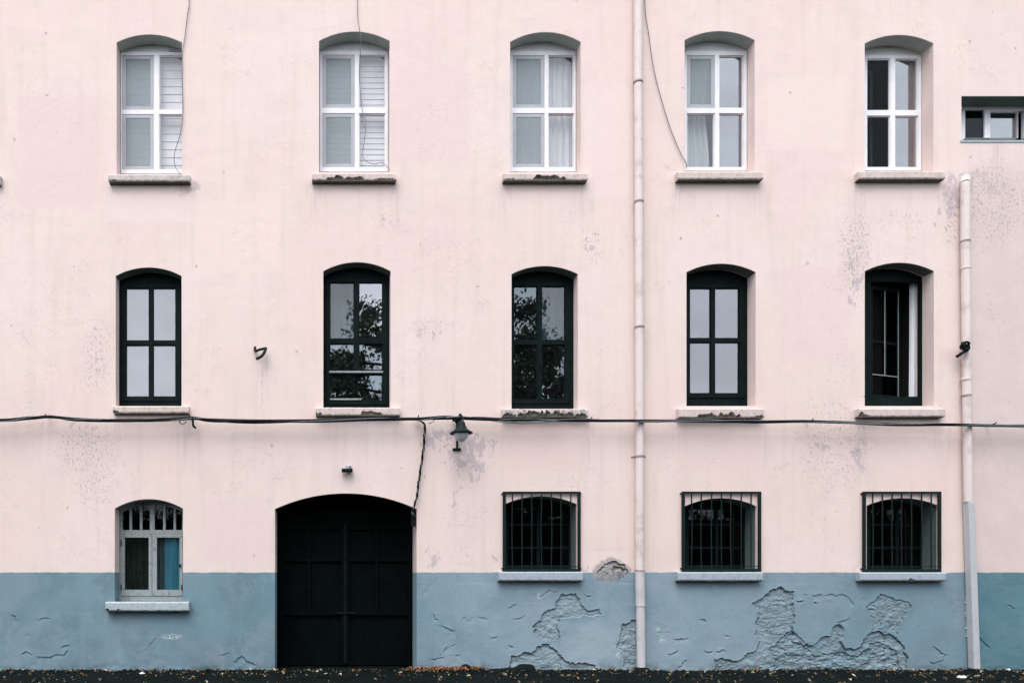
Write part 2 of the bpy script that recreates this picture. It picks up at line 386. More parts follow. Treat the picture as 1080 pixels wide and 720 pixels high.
PATCH = [ # outline in survey coordinates, depth (m)
 ([(538,692),(553,689),(564,686),(569,679),(578,677),(584,684),(592,692),(601,698),(615,697.6),(629,702.7),(632,716),(536,716)], .032),
 ([(563,659),(570,653.7),(572.4,645.5),(585,642),(588.6,631.7),(593,626.6),(607,624.7),(611.7,634),(616,640),(623,643),(632.5,641),(634,649),(613,649.5),(590,652),(589,676),(569,673),(564,666)], .026),
 ([(671,653),(656,659),(653,671),(649,683),(658,687),(659,701),(660,716),(677,716),(678,660)], .02),
 ([(630,602),(636,594.6),(645,592),(659,594.6),(661.5,602),(657,608.5),(645,609),(638,604)], .03),
 ([(646,600),(649,596.5),(656,597),(660,601),(656,605),(650,606)], .04),
 ([(755,692),(767,696),(780.5,695),(788,687),(800.5,683),(801.8,676),(797,667),(798.7,648),(799,641),(793.6,637.7),(804,631.6),(811,624.4),(821,618),(828,622.8),(835.8,624.4),(835.8,640.7),(837.4,655),(834.4,663),(838.4,677.4),(847.6,677.8),(857.8,679),(868,671.3),(877,669),(880,662),(886.3,657.4),(890,663),(887.3,674.4),(892.4,684),(906.7,683.5),(910.7,674.4),(916.8,668),(929,664.8),(936,668),(944.4,671.3),(953.5,681.5),(956.6,690.6),(957,716),(752,716)], .034),
 ([(834,664),(860,690),(890,688),(905,692),(925,676),(945,684),(950,700),(950,716),(806,716),(820,700),(812,684),(826,672)], .018),
 ([(914,642),(917,635.6),(929,627),(950.5,631.6),(961.7,639),(955.6,648),(948.4,657),(945,668),(930,664),(918,665),(921,654),(917,647)], .016),
]
LEDGE = [ # top edges of loosening plaster: points, depth, fall-off (m)
 ([(848,626),(866,627),(880,625.5),(893,629),(900,637)], .010, .08), ([(898,648),(890,654),(884,655)], .012, .06),
 ([(711,674),(718,673.5),(725,671.5)], .016, .04), ([(706,688.5),(712,685.5)], .022, .03), ([(722,696.5),(719,699),(713,704)], .016, .05),
 ([(740,652),(743,652.5),(744,655.5)], .022, .03), ([(984,681),(991,686),(995,690.5),(994,696),(989,699),(982,699)], .016, .05),
 ([(1033,671),(1039,675),(1043,681)], .014, .06), ([(1064,638),(1069,641)], .016, .04), ([(1068,684),(1074,682)], .02, .03),
 ([(488,650),(500,649),(512,651)], .008, .07), ([(458,648),(463,657),(472,663),(480,665)], .014, .05), ([(485,651),(497,652)], .01, .04),
 ([(536,640),(548,634),(560,626)], .01, .05), ([(542,652),(552,648),(560,642)], .01, .05), ([(570,628),(580,622),(588,624)], .012, .05),
 ([(517,671.5),(522,671)], .016, .03), ([(538,680),(541,682)], .02, .03), ([(621,630),(617,627)], .018, .03),
 ([(446,604),(449,614),(446,625)], .012, .05), ([(462,690),(470,684),(478,680)], .014, .05), ([(455,696),(470,692),(484,690)], .014, .05),
 ([(24,690),(28,688),(33,690)], .022, .03), ([(40,693),(50,692),(60,690)], .018, .04), ([(66,682),(72,680.5)], .02, .03), ([(26,667),(30,668)], .016, .03),
 ([(10,648),(15,649),(17,652)], .022, .03), ([(58,690),(66,689),(70,686)], .014, .05), ([(143,694),(144,700)], .014, .04), ([(165,673),(158,678),(150,687)], .010, .03),
 ([(248,697),(254,692),(260,697),(268,699)], .018, .05), ([(174,694),(179,691)], .02, .03), ([(232,690),(244,688)], .01, .04), ([(40,652),(52,651)], .01, .05),
 ([(694,666),(706,668)], .008, .04), ([(860,634),(862,635)], .03, .02), ([(842,632.5),(846,633)], .03, .02), ([(765,669),(770,670)], .016, .03),
 ([(745,685),(750,685)], .02, .03), ([(757,685.5),(766,686)], .018, .03),
]
def seg_dist(x, z, a, b):
    dx, dz = b[0]-a[0], b[1]-a[1]; L2 = dx*dx+dz*dz+1e-12
    t = ((x-a[0])*dx+(z-a[1])*dz)/L2; tc = np.clip(t, 0, 1)
    ex = x-(a[0]+tc*dx); ez = z-(a[1]+tc*dz)
    over = np.maximum(np.maximum(-t, t-1), 0)*math.sqrt(L2)
    side = (x-a[0])*dz-(z-a[1])*dx           # >0 : to the right of a->b (below, for left-to-right)
    return np.sqrt(ex*ex+ez*ez), side, over
def relief(x, z):
    jx = (fbm(x*9, z*9, 5)-.5)*.16; jz = (fbm(x*9+50, z*9+20, 5)-.5)*.12
    xx = x+jx; zz = z+jz; h = np.zeros_like(x); bare = np.zeros_like(x); crack = np.zeros_like(x)
    course = fbm(x*6+1.5*fbm(x*3, z*3, 2), z*12+2.5*fbm(x*2+9, z*2, 2), 5); lump = fbm(x*22+9, z*34, 4)
    big = fbm(x*2.6+70, z*2.6+15, 3)
    ridg = 1-np.abs(2*fbm(x*7+3, z*13+5, 4)-1)
    for poly, dep in PATCH:
        pl = [W(*p) for p in poly]
        x0 = min(p[0] for p in pl)-.3; x1 = max(p[0] for p in pl)+.3; z1 = max(p[1] for p in pl)+.3
        m = (x > x0) & (x < x1) & (z < z1)
        if not m.any(): continue
        X, Zz = xx[m], zz[m]; ins = np.zeros(X.shape, bool); dm = np.full(X.shape, 9.)
        for i in range(len(pl)):
            a, b = pl[i], pl[(i+1)%len(pl)]
            c = ((a[1] > Zz) != (b[1] > Zz)) & (X < (b[0]-a[0])*(Zz-a[1])/(b[1]-a[1]+1e-12)+a[0]); ins ^= c
            dm = np.minimum(dm, seg_dist(X, Zz, a, b)[0])
        k = np.clip(dm/.012, 0, 1)
        rough = dep*(.75+.25*np.exp(-dm/.06)) + (course[m]-.5)*.034*np.clip(dm/.05, 0, 1) + (lump[m]-.5)*.016 + np.clip(ridg[m]-.88, 0, 1)*.07*np.clip((big[m]-.42)/.1, 0, 1)
        h[m] += np.where(ins, k*np.maximum(rough, -.004), -.006*np.exp(-dm/.025))
        bare[m] = np.maximum(bare[m], np.where(ins, k, 0)); wk = .25+.9*np.clip(fbm(X*2.5+7, Zz*2.5, 3)*2-.6, 0, 1); crack[m] = np.maximum(crack[m], np.where(ins, np.clip(wk*np.exp(-(dm/.016)**2)+.45*np.clip((ridg[m]-.91)/.06, 0, 1)*np.clip((big[m]-.42)/.1, 0, 1)*np.clip(dm/.04,0,1), 0, 1), 0))
    for pts, dep, fall in LEDGE:
        pl = [W(*p) for p in pts]
        x0 = min(p[0] for p in pl)-.4; x1 = max(p[0] for p in pl)+.4; zl = min(p[1] for p in pl)-.4; z1 = max(p[1] for p in pl)+.3
        m = (x > x0) & (x < x1) & (z < z1) & (z > zl)
        if not m.any(): continue
        X, Zz = x[m]+jx[m]*.55+(lump[m]-.5)*.05, z[m]+jz[m]*.9+(course[m]-.5)*.05; best = np.full(X.shape, 9.); sd = np.zeros(X.shape); ov = np.zeros(X.shape)
        for a, b in zip(pl[:-1], pl[1:]):
            d, s, o = seg_dist(X, Zz, a, b)
            if b[0] < a[0]: s = -s
            q = d < best; best = np.where(q, d, best); sd = np.where(q, s, sd); ov = np.where(q, o, ov)
        e = np.exp(-ov/.02)*np.clip((fbm(x[m]*6+31, z[m]*6+11, 3)-.36)/.14, 0, 1)
        h[m] += np.where(sd > 0, dep*np.exp(-best/fall)*np.clip(best/.006, 0, 1), -.4*dep*np.exp(-best/.03))*e
        crack[m] = np.maximum(crack[m], np.clip(np.where(sd > 0, 1, .3)*np.exp(-(best/.010)**2)*e*min(.85, dep*32), 0, 1))
    h += (fbm(x*1.3, z*1.3, 3)-.5)*.012+(fbm(x*14+4, z*14, 4)-.5)*.0035
    # loose, eroded skirt right at the ground
    h += np.clip(.10-z, 0, .1)/.1*(fbm(x*6, z*6+40, 4)-.42)*.05
    return h, bare, crack

fw_v, fw_f, fw_s, fw_b, fw_c = [], [], [], [], []
def grid(pl, pr, pt, zbot, step, edges):
    x0, zt = W(pl, pt); x1, _ = W(pr, pt)
    nx = max(2, int((x1-x0)/step)); nz = max(2, int((zt-zbot)/step))
    gx, gz = np.meshgrid(np.linspace(x0, x1, nx+1), np.linspace(zbot, zt, nz+1), indexing='ij')
    h, b, ck = relief(gx, gz)
    fade = np.ones_like(gx)
    if 't' in edges: fade *= np.clip((zt-gz)/.04, 0, 1)
    if 'l' in edges: fade *= np.clip((gx-x0)/.02, 0, 1)
    if 'r' in edges: fade *= np.clip((x1-gx)/.02, 0, 1)
    if 'b' in edges: fade *= np.clip((gz-zbot)/.04, 0, 1)
    h = np.clip(h, -.02, .062)*fade
    o = len(fw_v); n1 = nz+1
    fw_v.extend(zip(gx.ravel().tolist(), h.ravel().tolist(), gz.ravel().tolist())); fw_b.extend((b*fade).ravel().tolist()); fw_c.extend((ck*fade).ravel().tolist())
    i, j = np.meshgrid(np.arange(nx), np.arange(nz), indexing='ij'); k = (i*n1+j+o).ravel()
    fw_f.extend(zip(k.tolist(), (k+n1).tolist(), (k+n1+1).tolist(), (k+1).tolist())); fw_s.extend([True]*len(k))
    for ii in (0, nx):                       # returns at the door jambs
        o2 = len(fw_v)
        for j in range(nz+1): fw_v.append((gx[ii,j], .0705, gz[ii,j])); fw_b.append(0); fw_c.append(0)
        for j in range(nz):
            a = o+ii*n1+j; fw_f.append((a, a+1, o2+j+1, o2+j) if ii == 0 else (a, o2+j, o2+j+1, a+1)); fw_s.append(False)
ZB = -.06
grid(439.5, 1130, 614, ZB, .0085, 'tl')
grid(612, 672, 578, W(0,614)[1], .0085, 'tlrb')
grid(-60, 290, 645, ZB, .013, 'tlr')
holes = [parch(o) for o in OP1+OP2+OP3]
x0, z1 = W(SMALL[0], SMALL[2]); x1, z0 = W(SMALL[1], SMALL[3]); SMALL_R = rect(x0, x1, z0, z1); holes.append(SMALL_R)
da = parch(DOOR, 28)[2:]                     # from right spring to left spring
XL, ZT = W(-300, -125); XR, _ = W(1380, 0)
def w0(px, py): return W(px, py)
up = [(XL,ZB),(w0(-60,0)[0],ZB),w0(-60,645),w0(290,645)]+da[::-1]+[w0(439.5,614),w0(612,614),w0(612,578),w0(672,578),w0(672,614),w0(1130,614),(w0(1130,0)[0],ZB),(XR,ZB),(XR,ZT),(XL,ZT)]
core = [(XL,ZB),(w0(290,0)[0],ZB)]+da[::-1]+[(w0(439.5,0)[0],ZB),(XR,ZB),(XR,ZT),(XL,ZT)]
for outer, y0, y1 in ((up, 0, .07), (core, .0706, .46)):
    mb = MB().plate(outer, holes, y0, y1)
    o = len(fw_v); fw_v += mb.v; fw_b += [0]*len(mb.v); fw_c += [0]*len(mb.v); fw_f += [tuple(i+o for i in f) for f in mb.f]; fw_s += [False]*len(mb.f)
mb = MB().plate([(w0(280,0)[0],ZB)]+[(da[-1][0]-.17,da[-1][1])]+[(x+(x-w0(364.7,0)[0])*.12, z+.25) for x, z in da[::-1]]+[(da[0][0]+.17,da[0][1]),(w0(449.2,0)[0],ZB),(w0(439.5,0)[0],ZB)]+da+[(w0(290,0)[0],ZB)], [], .4602, .8)
o = len(fw_v); fw_v += mb.v; fw_b += [0]*len(mb.v); fw_c += [0]*len(mb.v); fw_f += [tuple(i+o for i in f) for f in mb.f]; fw_s += [False]*len(mb.f)
me = bpy.data.meshes.new('facade_wall'); me.from_pydata(fw_v, [], fw_f); me.polygons.foreach_set('use_smooth', fw_s)
at = me.attributes.new('bare', 'FLOAT', 'POINT'); at.data.foreach_set('value', fw_b)
at = me.attributes.new('crack', 'FLOAT', 'POINT'); at.data.foreach_set('value', fw_c)
me.materials.append(M['plaster'])
fw = bpy.data.objects.new('facade_wall', me); COL.objects.link(fw); fw.parent = bld
# body of the house behind the front
BY = 7.0
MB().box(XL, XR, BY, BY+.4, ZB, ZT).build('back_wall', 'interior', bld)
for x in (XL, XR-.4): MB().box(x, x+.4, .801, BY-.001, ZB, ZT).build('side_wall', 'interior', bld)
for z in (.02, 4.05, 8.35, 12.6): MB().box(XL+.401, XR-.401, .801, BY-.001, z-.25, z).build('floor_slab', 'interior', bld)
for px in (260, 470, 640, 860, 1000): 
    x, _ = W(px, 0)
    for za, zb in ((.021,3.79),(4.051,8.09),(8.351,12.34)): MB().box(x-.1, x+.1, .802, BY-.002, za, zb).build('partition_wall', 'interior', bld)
rm = MB(); ym = BY/2+.2
rm.add([(XL-.3,-.35,ZT+.002),(XR+.3,-.35,ZT+.002),(XR+.3,ym,ZT+2.4),(XL-.3,ym,ZT+2.4),(XL-.3,BY+.75,ZT+.002),(XR+.3,BY+.75,ZT+.002)],
       [(0,1,2,3),(3,2,5,4),(0,3,4),(1,5,2),(0,4,5,1)]); rm.build('roof', 'roof', bld)

# thin arch shells: render grey-green with the shade of the reveals in the colour
M['reveal_shade_light'] = worn('grey_cement_reveal_shade', (.47,.525,.495), (.36,.41,.385), .9, .5)
M['reveal_shade_dark'] = worn('dark_reveal_shade', (.10,.135,.12), (.06,.08,.07), .9, .5)
M['reveal_shade_mid'] = worn('mid_reveal_shade', (.17,.20,.19), (.10,.12,.115), .9, .5)
def shade_lining(op, y0, y1, mat, sides=False):
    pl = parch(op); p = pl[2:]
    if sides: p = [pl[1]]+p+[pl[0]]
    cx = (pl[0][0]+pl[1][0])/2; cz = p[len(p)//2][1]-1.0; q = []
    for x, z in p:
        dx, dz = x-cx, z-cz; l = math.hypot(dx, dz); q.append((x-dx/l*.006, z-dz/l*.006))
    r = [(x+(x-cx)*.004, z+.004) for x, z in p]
    MB().plate(p+q[::-1], [], y0, y1).build('arch_shade_lining', mat, bld)
for op in OP1: shade_lining(op, .006, .262, 'reveal_shade_light')
for op in OP2: shade_lining(op, .006, .24, 'reveal_shade_dark')
shade_lining(OP3[0], .006, .3, 'reveal_shade_mid')
for op in OP3[1:]: shade_lining(op, .05, .38, 'reveal_shade_dark', True)
# ------------------------------------------------------------------ sills
def sill(parent, a, b, t, u, mat, proud=.12, breaks=(), chip=.004, under=True):
    x0 = W(a, t, -proud)[0]; x1 = W(b, t, -proud)[0]; zt = W(a, t, -proud)[1]; zb = W(a, u, 0)[1]
    n = max(24, int((x1-x0)/.02)); vs = []; rr = random.Random(int(a*7+t))
    nz = lambda u, v: float(np.clip(fbm(np.array([u]), np.array([v*.37]), 3)[0]-.15, 0, 1))
    for i in range(n+1):
        x = x0+(x1-x0)*i/n; px = a+(b-a)*i/n
        k = 0
        for (pa, pb, amt) in breaks:
            if pa <= px <= pb: k = max(k, amt*min(1, (px-pa)/2.5, (pb-px)/2.5)*(.15+1.5*nz(px*.22+a, t))+rr.uniform(-.05,.05))
        j = lambda s=chip: rr.uniform(-s, s)
        h = zt-zb; zf = zb+k*h*.8+j(); 
        yb = -proud+max(0,k)*proud*.55
        vs += [(x, .075, zt+.004), (x, -proud+.018+j(), zt+.002+j(.002)), (x, -proud+j(), zt-.018+j()), (x, -proud+j(), min(zt-.03, zf+.02)), (x, yb+.012+j(), zf), (x, -.03, zb+k*h*.25+j()), (x, .075, zb)]
    m = 7; fs = [(i*m+k, i*m+(k+1)%m, (i+1)*m+(k+1)%m, (i+1)*m+k) for i in range(n) for k in range(m)]
    fs += [tuple(range(m)), tuple(range(n*m+m-1, n*m-1, -1))]
    so_ = MB().add(vs, fs).build('sill', mat, parent)
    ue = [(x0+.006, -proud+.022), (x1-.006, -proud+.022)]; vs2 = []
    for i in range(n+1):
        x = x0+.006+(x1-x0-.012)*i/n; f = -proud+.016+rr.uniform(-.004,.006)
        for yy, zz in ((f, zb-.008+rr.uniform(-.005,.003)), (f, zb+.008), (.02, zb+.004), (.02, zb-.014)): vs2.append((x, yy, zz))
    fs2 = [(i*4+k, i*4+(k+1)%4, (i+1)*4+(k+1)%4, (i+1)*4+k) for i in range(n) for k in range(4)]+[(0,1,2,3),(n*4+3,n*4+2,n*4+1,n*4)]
    MB().add(vs2, fs2).build('sill_shade_strip', 'sill_shade', so_.parent)  # dark strip added below the sill as its underside shade
    return so_

def pane(parent, a, b, t, u, d, mat, off=.03):
    r = prect(a-.6, b+.6, t-.6, u+.6, d+off); (x0,z0),(x1,_),(_,z1) = r[0], r[1], r[2]
    rx = random.uniform(-.002,.002); rz = random.uniform(-.002,.002)
    y = d+off
    return MB().box(x0, x1, y, y+.005, z0, z1).build('pane', mat, parent)

def inset(r, e): (x0,z0),(x1,_),(_,z1) = r[0], r[1], r[2]; return rect(x0+e, x1-e, z0+e, z1-e)

# ---- white plastic windows of the top floor
def white_window(op, cols, rows, frame_t, d, left, right, label):
    out = grow(parch(op), .002)
    xs0, xs1 = out[0][0], out[1][0]
    ztop = W(0, frame_t, d)[1]; zbot = W(0, op[4]-.6, d)[1]
    zbot = max(zbot, out[0][1]+.004)
    fr = rect(xs0+.012, xs1-.012, zbot, ztop)
    win = MB().plate(out, [fr], d+.012, d+.07).build('window', 'pvc_panel', bld); win['label'] = label
    hs = [prect(c[0], c[1], r[0], r[1], d) for c in cols for r in rows]
    lim = lambda h: [(min(max(x, xs0+.03), xs1-.03), z) for x, z in h]
    hs = [lim(h) for h in hs]
    f = MB().plate(inset(fr, .0015), hs, d-.015, d+.06)
    f.build('frame', 'pvc', win)
    for h in hs:                                  # glazing beads
        MB().plate(inset(h, .0015), [inset(h, .016)], d+.004, d+.045).build('glazing_bead', 'pvc', win)
    for ci, c in enumerate(cols):
        for ri, r in enumerate(rows):
            h = hs[ci*len(rows)+ri]; spec = (left, right)[ci]
            if spec == 'screen' or (isinstance(spec, tuple) and spec[ri] == 'screen'):
                s = MB().plate(inset(h, .003), [inset(h, .068)], d-.008, d+.002).build('screen_frame', 'screen_frame', win)
                q = inset(h, .066); MB().box(q[0][0], q[1][0], d-.003, d-.001, q[0][1], q[2][1]).build('insect_screen', 'screen', win)
                g = 'g_clear'
            else: g = spec if isinstance(spec, str) else spec[ri]
            q = inset(h, .014)
            if g: MB().box(q[0][0], q[1][0], d+.02, d+.026, q[0][1], q[2][1]).build('pane', g, win)
    return win
DW = .25
w = white_window(OP1[0], [(129,162.5),(168,193)], [(59,116.5),(121,179.5)], 55.5, DW, 'screen', 'g_clear', 'white window with pale slatted blinds and grey insect screens')
sill(w, 114, 200, 184, 194.5, 'stone_sill', breaks=[(112,124,.25)])
MB().box(*[W(178,50,DW-.01)[0], W(192,50,DW-.01)[0]], DW-.012, DW+.011, W(0,55,DW)[1], W(0,48.5,DW)[1]).build('patch_board', 'screen_frame', w)
w = white_window(OP1[1], [(340,374),(378.5,406.5)], [(58.5,114.5),(120,177)], 54.5, DW, 'screen', 'g_clear', 'white window with blinds behind and a broken sill')
sill(w, 329, 418, 182.5, 193.5, 'pink_sill', breaks=[(344,384,.75),(396,417,.2)])
w = white_window(OP1[2], [(540.5,574),(578,605)], [(59,114.5),(120,177)], 54.5, DW, 'screen', 'g_clear', 'white window with a sheer white curtain')
sill(w, 531, 620, 182.5, 193.5, 'pink_sill', breaks=[(562,598,.8),(532,545,.15)])
w = white_window(OP1[3], [(724,753.5),(758,784)], [(59,114.5),(120,177)], 54.5, DW, ('screen','g_clear'), 'g_mid', 'white window mirroring the sky in its right panes')
sill(w, 715, 805, 181, 192.5, 'pink_sill')
w = white_window(OP1[4], [(914,938.5),(943.5,968)], [(62.5,117),(122.5,177)], 59, DW+.03, 'g_black', 'g_mid', 'white window with dark left panes')
sill(w, 906, 997, 180.5, 192, 'pink_sill')
# an inner casement standing ajar behind the dark left panes
q = MB(); xa, za = W(913, 176, .4); xb, zb = W(921, 74, .4)
q.plate(rect(xa, xb, za, zb), [rect(xa+.02, xb-.035, za+.04, (za+zb)/2-.03), rect(xa+.02, xb-.035, (za+zb)/2+.03, zb-.04)], .42, .45); q.build('inner_sash', 'screen_frame', w)
# ---- small strip window at the right edge
d = .3; o = SMALL_R
fr = [(o[0][0]+.002,o[0][1]+.002),(o[1][0]-.002,o[1][1]+.002),(o[2][0]-.002,o[2][1]-.002),(o[3][0]+.002,o[3][1]-.002)]
hs = [prect(1018,1038.5,115.5,145.5,d), prect(1044.5,1074,117.5,145.5,d), prect(1080,1095,117.5,145.5,d)]
hs[0] = [(max(x, fr[0][0]+.03), z) for x, z in hs[0]]
win = MB().plate(fr, hs, d, d+.06).build('window', 'pvc', bld); win['label'] = 'small low white window, half of it dark'
for h, g in zip(hs, ('g_dark','g_mid','g_mid')):
    q = inset(h, -.004); MB().box(q[0][0], q[1][0], d+.03, d+.035, q[0][1], q[2][1]).build('pane', g, win)
MB().box(fr[0][0]-.03, fr[1][0], -.012, d-.002, fr[0][1]-.025, fr[0][1]+.012).build('sill', 'blue_sill', win)

(xa,za),(xb,_),(_,zb) = SMALL_R[0], SMALL_R[1], SMALL_R[2]
MB().box(xa+.001, xb, .006, .299, zb-.008, zb-.001).build('lintel_shade_lining', 'reveal_shade_dark', win)  # dark slab added under the lintel, its colour is the shade there
# ---- black wooden windows of the middle floor
def black_window(op, holes_px, d, panes, label, extra_bar=None):
    out = grow(parch(op), .002); xs0, xs1, zb = out[0][0], out[1][0], out[0][1]
    a = min(h[0] for h in holes_px); b = max(h[1] for h in holes_px); t = min(h[2] for h in holes_px); u = max(h[3] for h in holes_px)
    big = prect(a-4.5, b+4.5, t-4.5, u+4.5, d)
    big = [(min(max(x, xs0+.025), xs1-.025), max(z, zb+.03)) for x, z in big]
    win = MB().plate(out, [big], d, d+.08).build('window', 'black_wood', bld); win['label'] = label
    hs = [prect(*h, d) for h in holes_px]
    bi = inset(big, .002)
    hs = [[(min(max(x, bi[0][0]+.02), bi[1][0]-.02), min(max(z, bi[0][1]+.02), bi[2][1]-.02)) for x, z in h] for h in hs]
    MB().plate(bi, hs, d-.02, d+.045).build('sash', 'black_wood', win)
    for h in hs: MB().plate(inset(h, .0015), [inset(h, .012)], d-.008, d+.03).build('glazing_bar', 'black_wood', win)
    for h, g in zip(hs, panes):
        q = inset(h, .009); o = MB().box(q[0][0], q[1][0], d+.012, d+.016, q[0][1], q[2][1]).build('pane', g, win)
    return win
d2 = .24
w = black_window(OP2[0], [(133,157.5,304,359.5),(161.5,185.5,304,359.5),(133,157.5,364,418.5),(161.5,185.5,364,418.5)], d2, ['g_mirror']*4, 'black window with four panes full of sky')
sill(w, 119, 199, 428, 436.5, 'pink_sill', proud=.10, breaks=[(118,126,.6)])
w = black_window(OP2[1], [(348,373.5,298,357.5),(378.5,403.5,298,357.5),(348,373.5,362.5,390.5),(378.5,403.5,362.5,390.5),(348,403.5,395,422)], d2,
    ['g_low','g_sky','g_tree','g_tree','g_tree'], 'black window mirroring a tree, with an extra rail low down')
sill(w, 333, 422, 429.5, 439, 'pink_sill', proud=.10, breaks=[(380,404,.7),(332,340,.6)])
x0, z0 = W(347, 393, d2-.03); x1, z1 = W(404, 391.2, d2-.03)
MB().box(x0, x1, d2-.045, d2-.0205, z0, z1).build('rail', 'old_wood', w)
x0, z0 = W(348, 421.5, d2-.03); x1, z1 = W(381, 420, d2-.03)
MB().box(x0, x1, d2-.034, d2-.0206, z0, z1).build('rail_strip', 'old_wood', w)
w = black_window(OP2[2], [(541.5,566.5,302,359),(571,596,302,359),(541.5,566.5,363.5,421),(571,596,363.5,421)], d2, ['g_low2','g_low','g_tree','g_tree'], 'black window mirroring dark foliage, above a crumbled sill')
sill(w, 530, 620, 431, 440.5, 'stone_sill', proud=.12, breaks=[(530,545,.5),(545,575,.8),(574,606,.9),(606,619,.4)], chip=.012)
w = black_window(OP2[3], [(727,749.5,304,357),(753.5,779.5,304,357),(727,749.5,361,415),(753.5,779.5,361,415)], d2+.03, ['g_mirror']*4, 'black window with four panes full of cloud')
sill(w, 716, 806, 430.5, 441.5, 'pink_sill', breaks=[(735,757,.5),(757,782,.75),(796,806,.35)])
# the open one
out = grow(parch(OP2[4]), .002); d = d2+.03
big = prect(918.5, 971, 297, 418, d)
win = MB().plate(out, [big], d, d+.08).build('window', 'black_wood', bld); win['label'] = 'black window with one casement swung open into the dark room'
sill(win, 906, 997, 430.5, 440.5, 'pink_sill', breaks=[(905,917,.6)])
xh, zh0 = W(920, 417.5, d); _, zh1 = W(920, 298, d); wd = .78; sm_ = MB()
hh = zh1-zh0
ho = [rect(.07,.36,.46,hh*.5-.02), rect(.42,.71,.46,hh*.5-.02), rect(.07,.36,hh*.5+.02,hh-.08), rect(.42,.71,hh*.5+.02,hh-.08), rect(.07,.71,.07,.42)]
sm_.plate(rect(0, wd, 0, hh), ho, 0, .045)
ang = R(17); Tm = Matrix.Translation((xh+.02, d+.085, zh0)) @ Matrix.Rotation(ang, 4, 'Z')
sm_.v = [tuple(Tm @ Vector(v)) for v in sm_.v]
sash = sm_.build('casement', 'black_wood', win)
for h in ho:
    m_ = MB().box(h[0][0]-.005, h[1][0]+.005, .02, .024, h[0][1]-.005, h[2][1]+.005); m_.v = [tuple(Tm @ Vector(v)) for v in m_.v]; m_.build('pane', 'g_black', win)
for xx_, za_, zb_ in ((.365,.44,hh-.08),(.715,.05,hh-.06)):
    m_ = MB().box(xx_, xx_+.014, -.008, -.001, za_, zb_); m_.v = [tuple(Tm @ Vector(v)) for v in m_.v]; m_.build('worn_edge', 'old_wood', win)
m_ = MB().box(.05, .73, -.008, -.001, .43, .444); m_.v = [tuple(Tm @ Vector(v)) for v in m_.v]; m_.build('worn_edge', 'old_wood', win)

# ---- old wooden window in the base at the left
d = .3; op = OP3[0]
out = grow(parch(op), .002); xs0, xs1 = out[0][0], out[1][0]
def arc_y(px):
    x = W(px, 0, d)[0]; cx = (xs0+xs1)/2; wq = (xs1-xs0)/2; zs = W(0, op[2])[1]; zc = W(0, op[3])[1]
    r = zc-zs; Rr = (wq*wq+r*r)/(2*r); return zc-Rr+math.sqrt(max(0, Rr*Rr-(x-cx)**2))-.07
lights = []
for a, b in ((129,136.5),(139,147.5),(150,158),(163,172),(174.5,183),(185.5,192)):
    xa, zbq = W(a, 558.5, d); xb, _ = W(b, 558.5, d); xb = min(xb, xs1-.035)
    lights.append([(xa,zbq),(xb,zbq),(xb,arc_y(b)),((xa+xb)/2,arc_y((a+b)/2)),(xa,arc_y(a))])
sh = [prect(128, 160.2, 563, 628, d), prect(161.2, 192.6, 563, 628, d)]
win = MB().plate(out, lights+sh, d, d+.08).build('window', 'old_wood', bld); win['label'] = 'old flaking white window with a fan of small top lights and a blue curtain'
for l in lights:
    xa, xb = l[0][0], l[1][0]; MB().box(xa-.004, xb+.004, d+.04, d+.045, l[0][1]-.004, max(p[1] for p in l)+.003).build('pane', 'g_dark', win)
for (a, b), h in zip(((131.5,157),(165.5,189.5)), sh):
    g = prect(a, b, 566.5, 621.5, d)
    MB().plate(inset(h, .002), [g], d-.012, d+.04).build('sash', 'old_wood', win)
    q = inset(g, -.004); MB().box(q[0][0], q[1][0], d+.01, d+.014, q[0][1], q[2][1]).build('pane', 'g_clear' if a > 160 else 'g_low', win)
for px, py in ((127.8,572),(127.8,619),(191.5,619)):
    x, z = W(px, py, d-.02); MB().tube([(x, d-.018, z-.05), (x, d-.018, z+.05)], .011).build('hinge', 'iron', win)
x, z = W(189.8, 596, d-.02); MB().lathe([(0,z-.03),(.02,z-.02),(.024,z),(.02,z+.02),(0,z+.03)], x, d-.03, 10).build('latch', 'iron', win)
sill(win, 111, 199, 634.5, 643.5, 'pale_sill', proud=.14, breaks=[(110,116,.3),(122,127,.2)])

# ---- barred windows of the base
for i, op in enumerate(OP3[1:]):
    d = .38; out = grow(parch(op), .002)
    l, r, t, u = op[0]-1, op[1]-4-5*i*.6, op[3]+3, op[4]-2
    c = (l+r)/2
    hs = []
    for a, b in ((l+5, c-1.5), (c+1.5, r-3)):
        for tt, uu in ((t+9, 551.5), (554, 576), (578.5, u-6)): hs.append(prect(a, b, tt, uu, d))
    xa = out[0][0]+.03; xb = out[1][0]-.03
    hs = [[(min(max(x, xa), xb), z) for x, z in h] for h in hs]
    win = MB().plate(out, hs, d, d+.06).build('window', 'black_wood', bld)
    win['label'] = 'dark small paned window behind a barred grille'
    for h in hs:
        q = inset(h, -.004); MB().box(q[0][0], q[1][0], d+.03, d+.034, q[0][1], q[2][1]).build('pane', 'g_dark', win)
    sl = ((526,615),(715,805),(907,998))[i]
    sill(win, sl[0], sl[1], 602.7+.3*i, 612, 'blue_sill', proud=.12, chip=.003, breaks=[((0,0,0),(0,0,0),(958,964,.35))[i]])

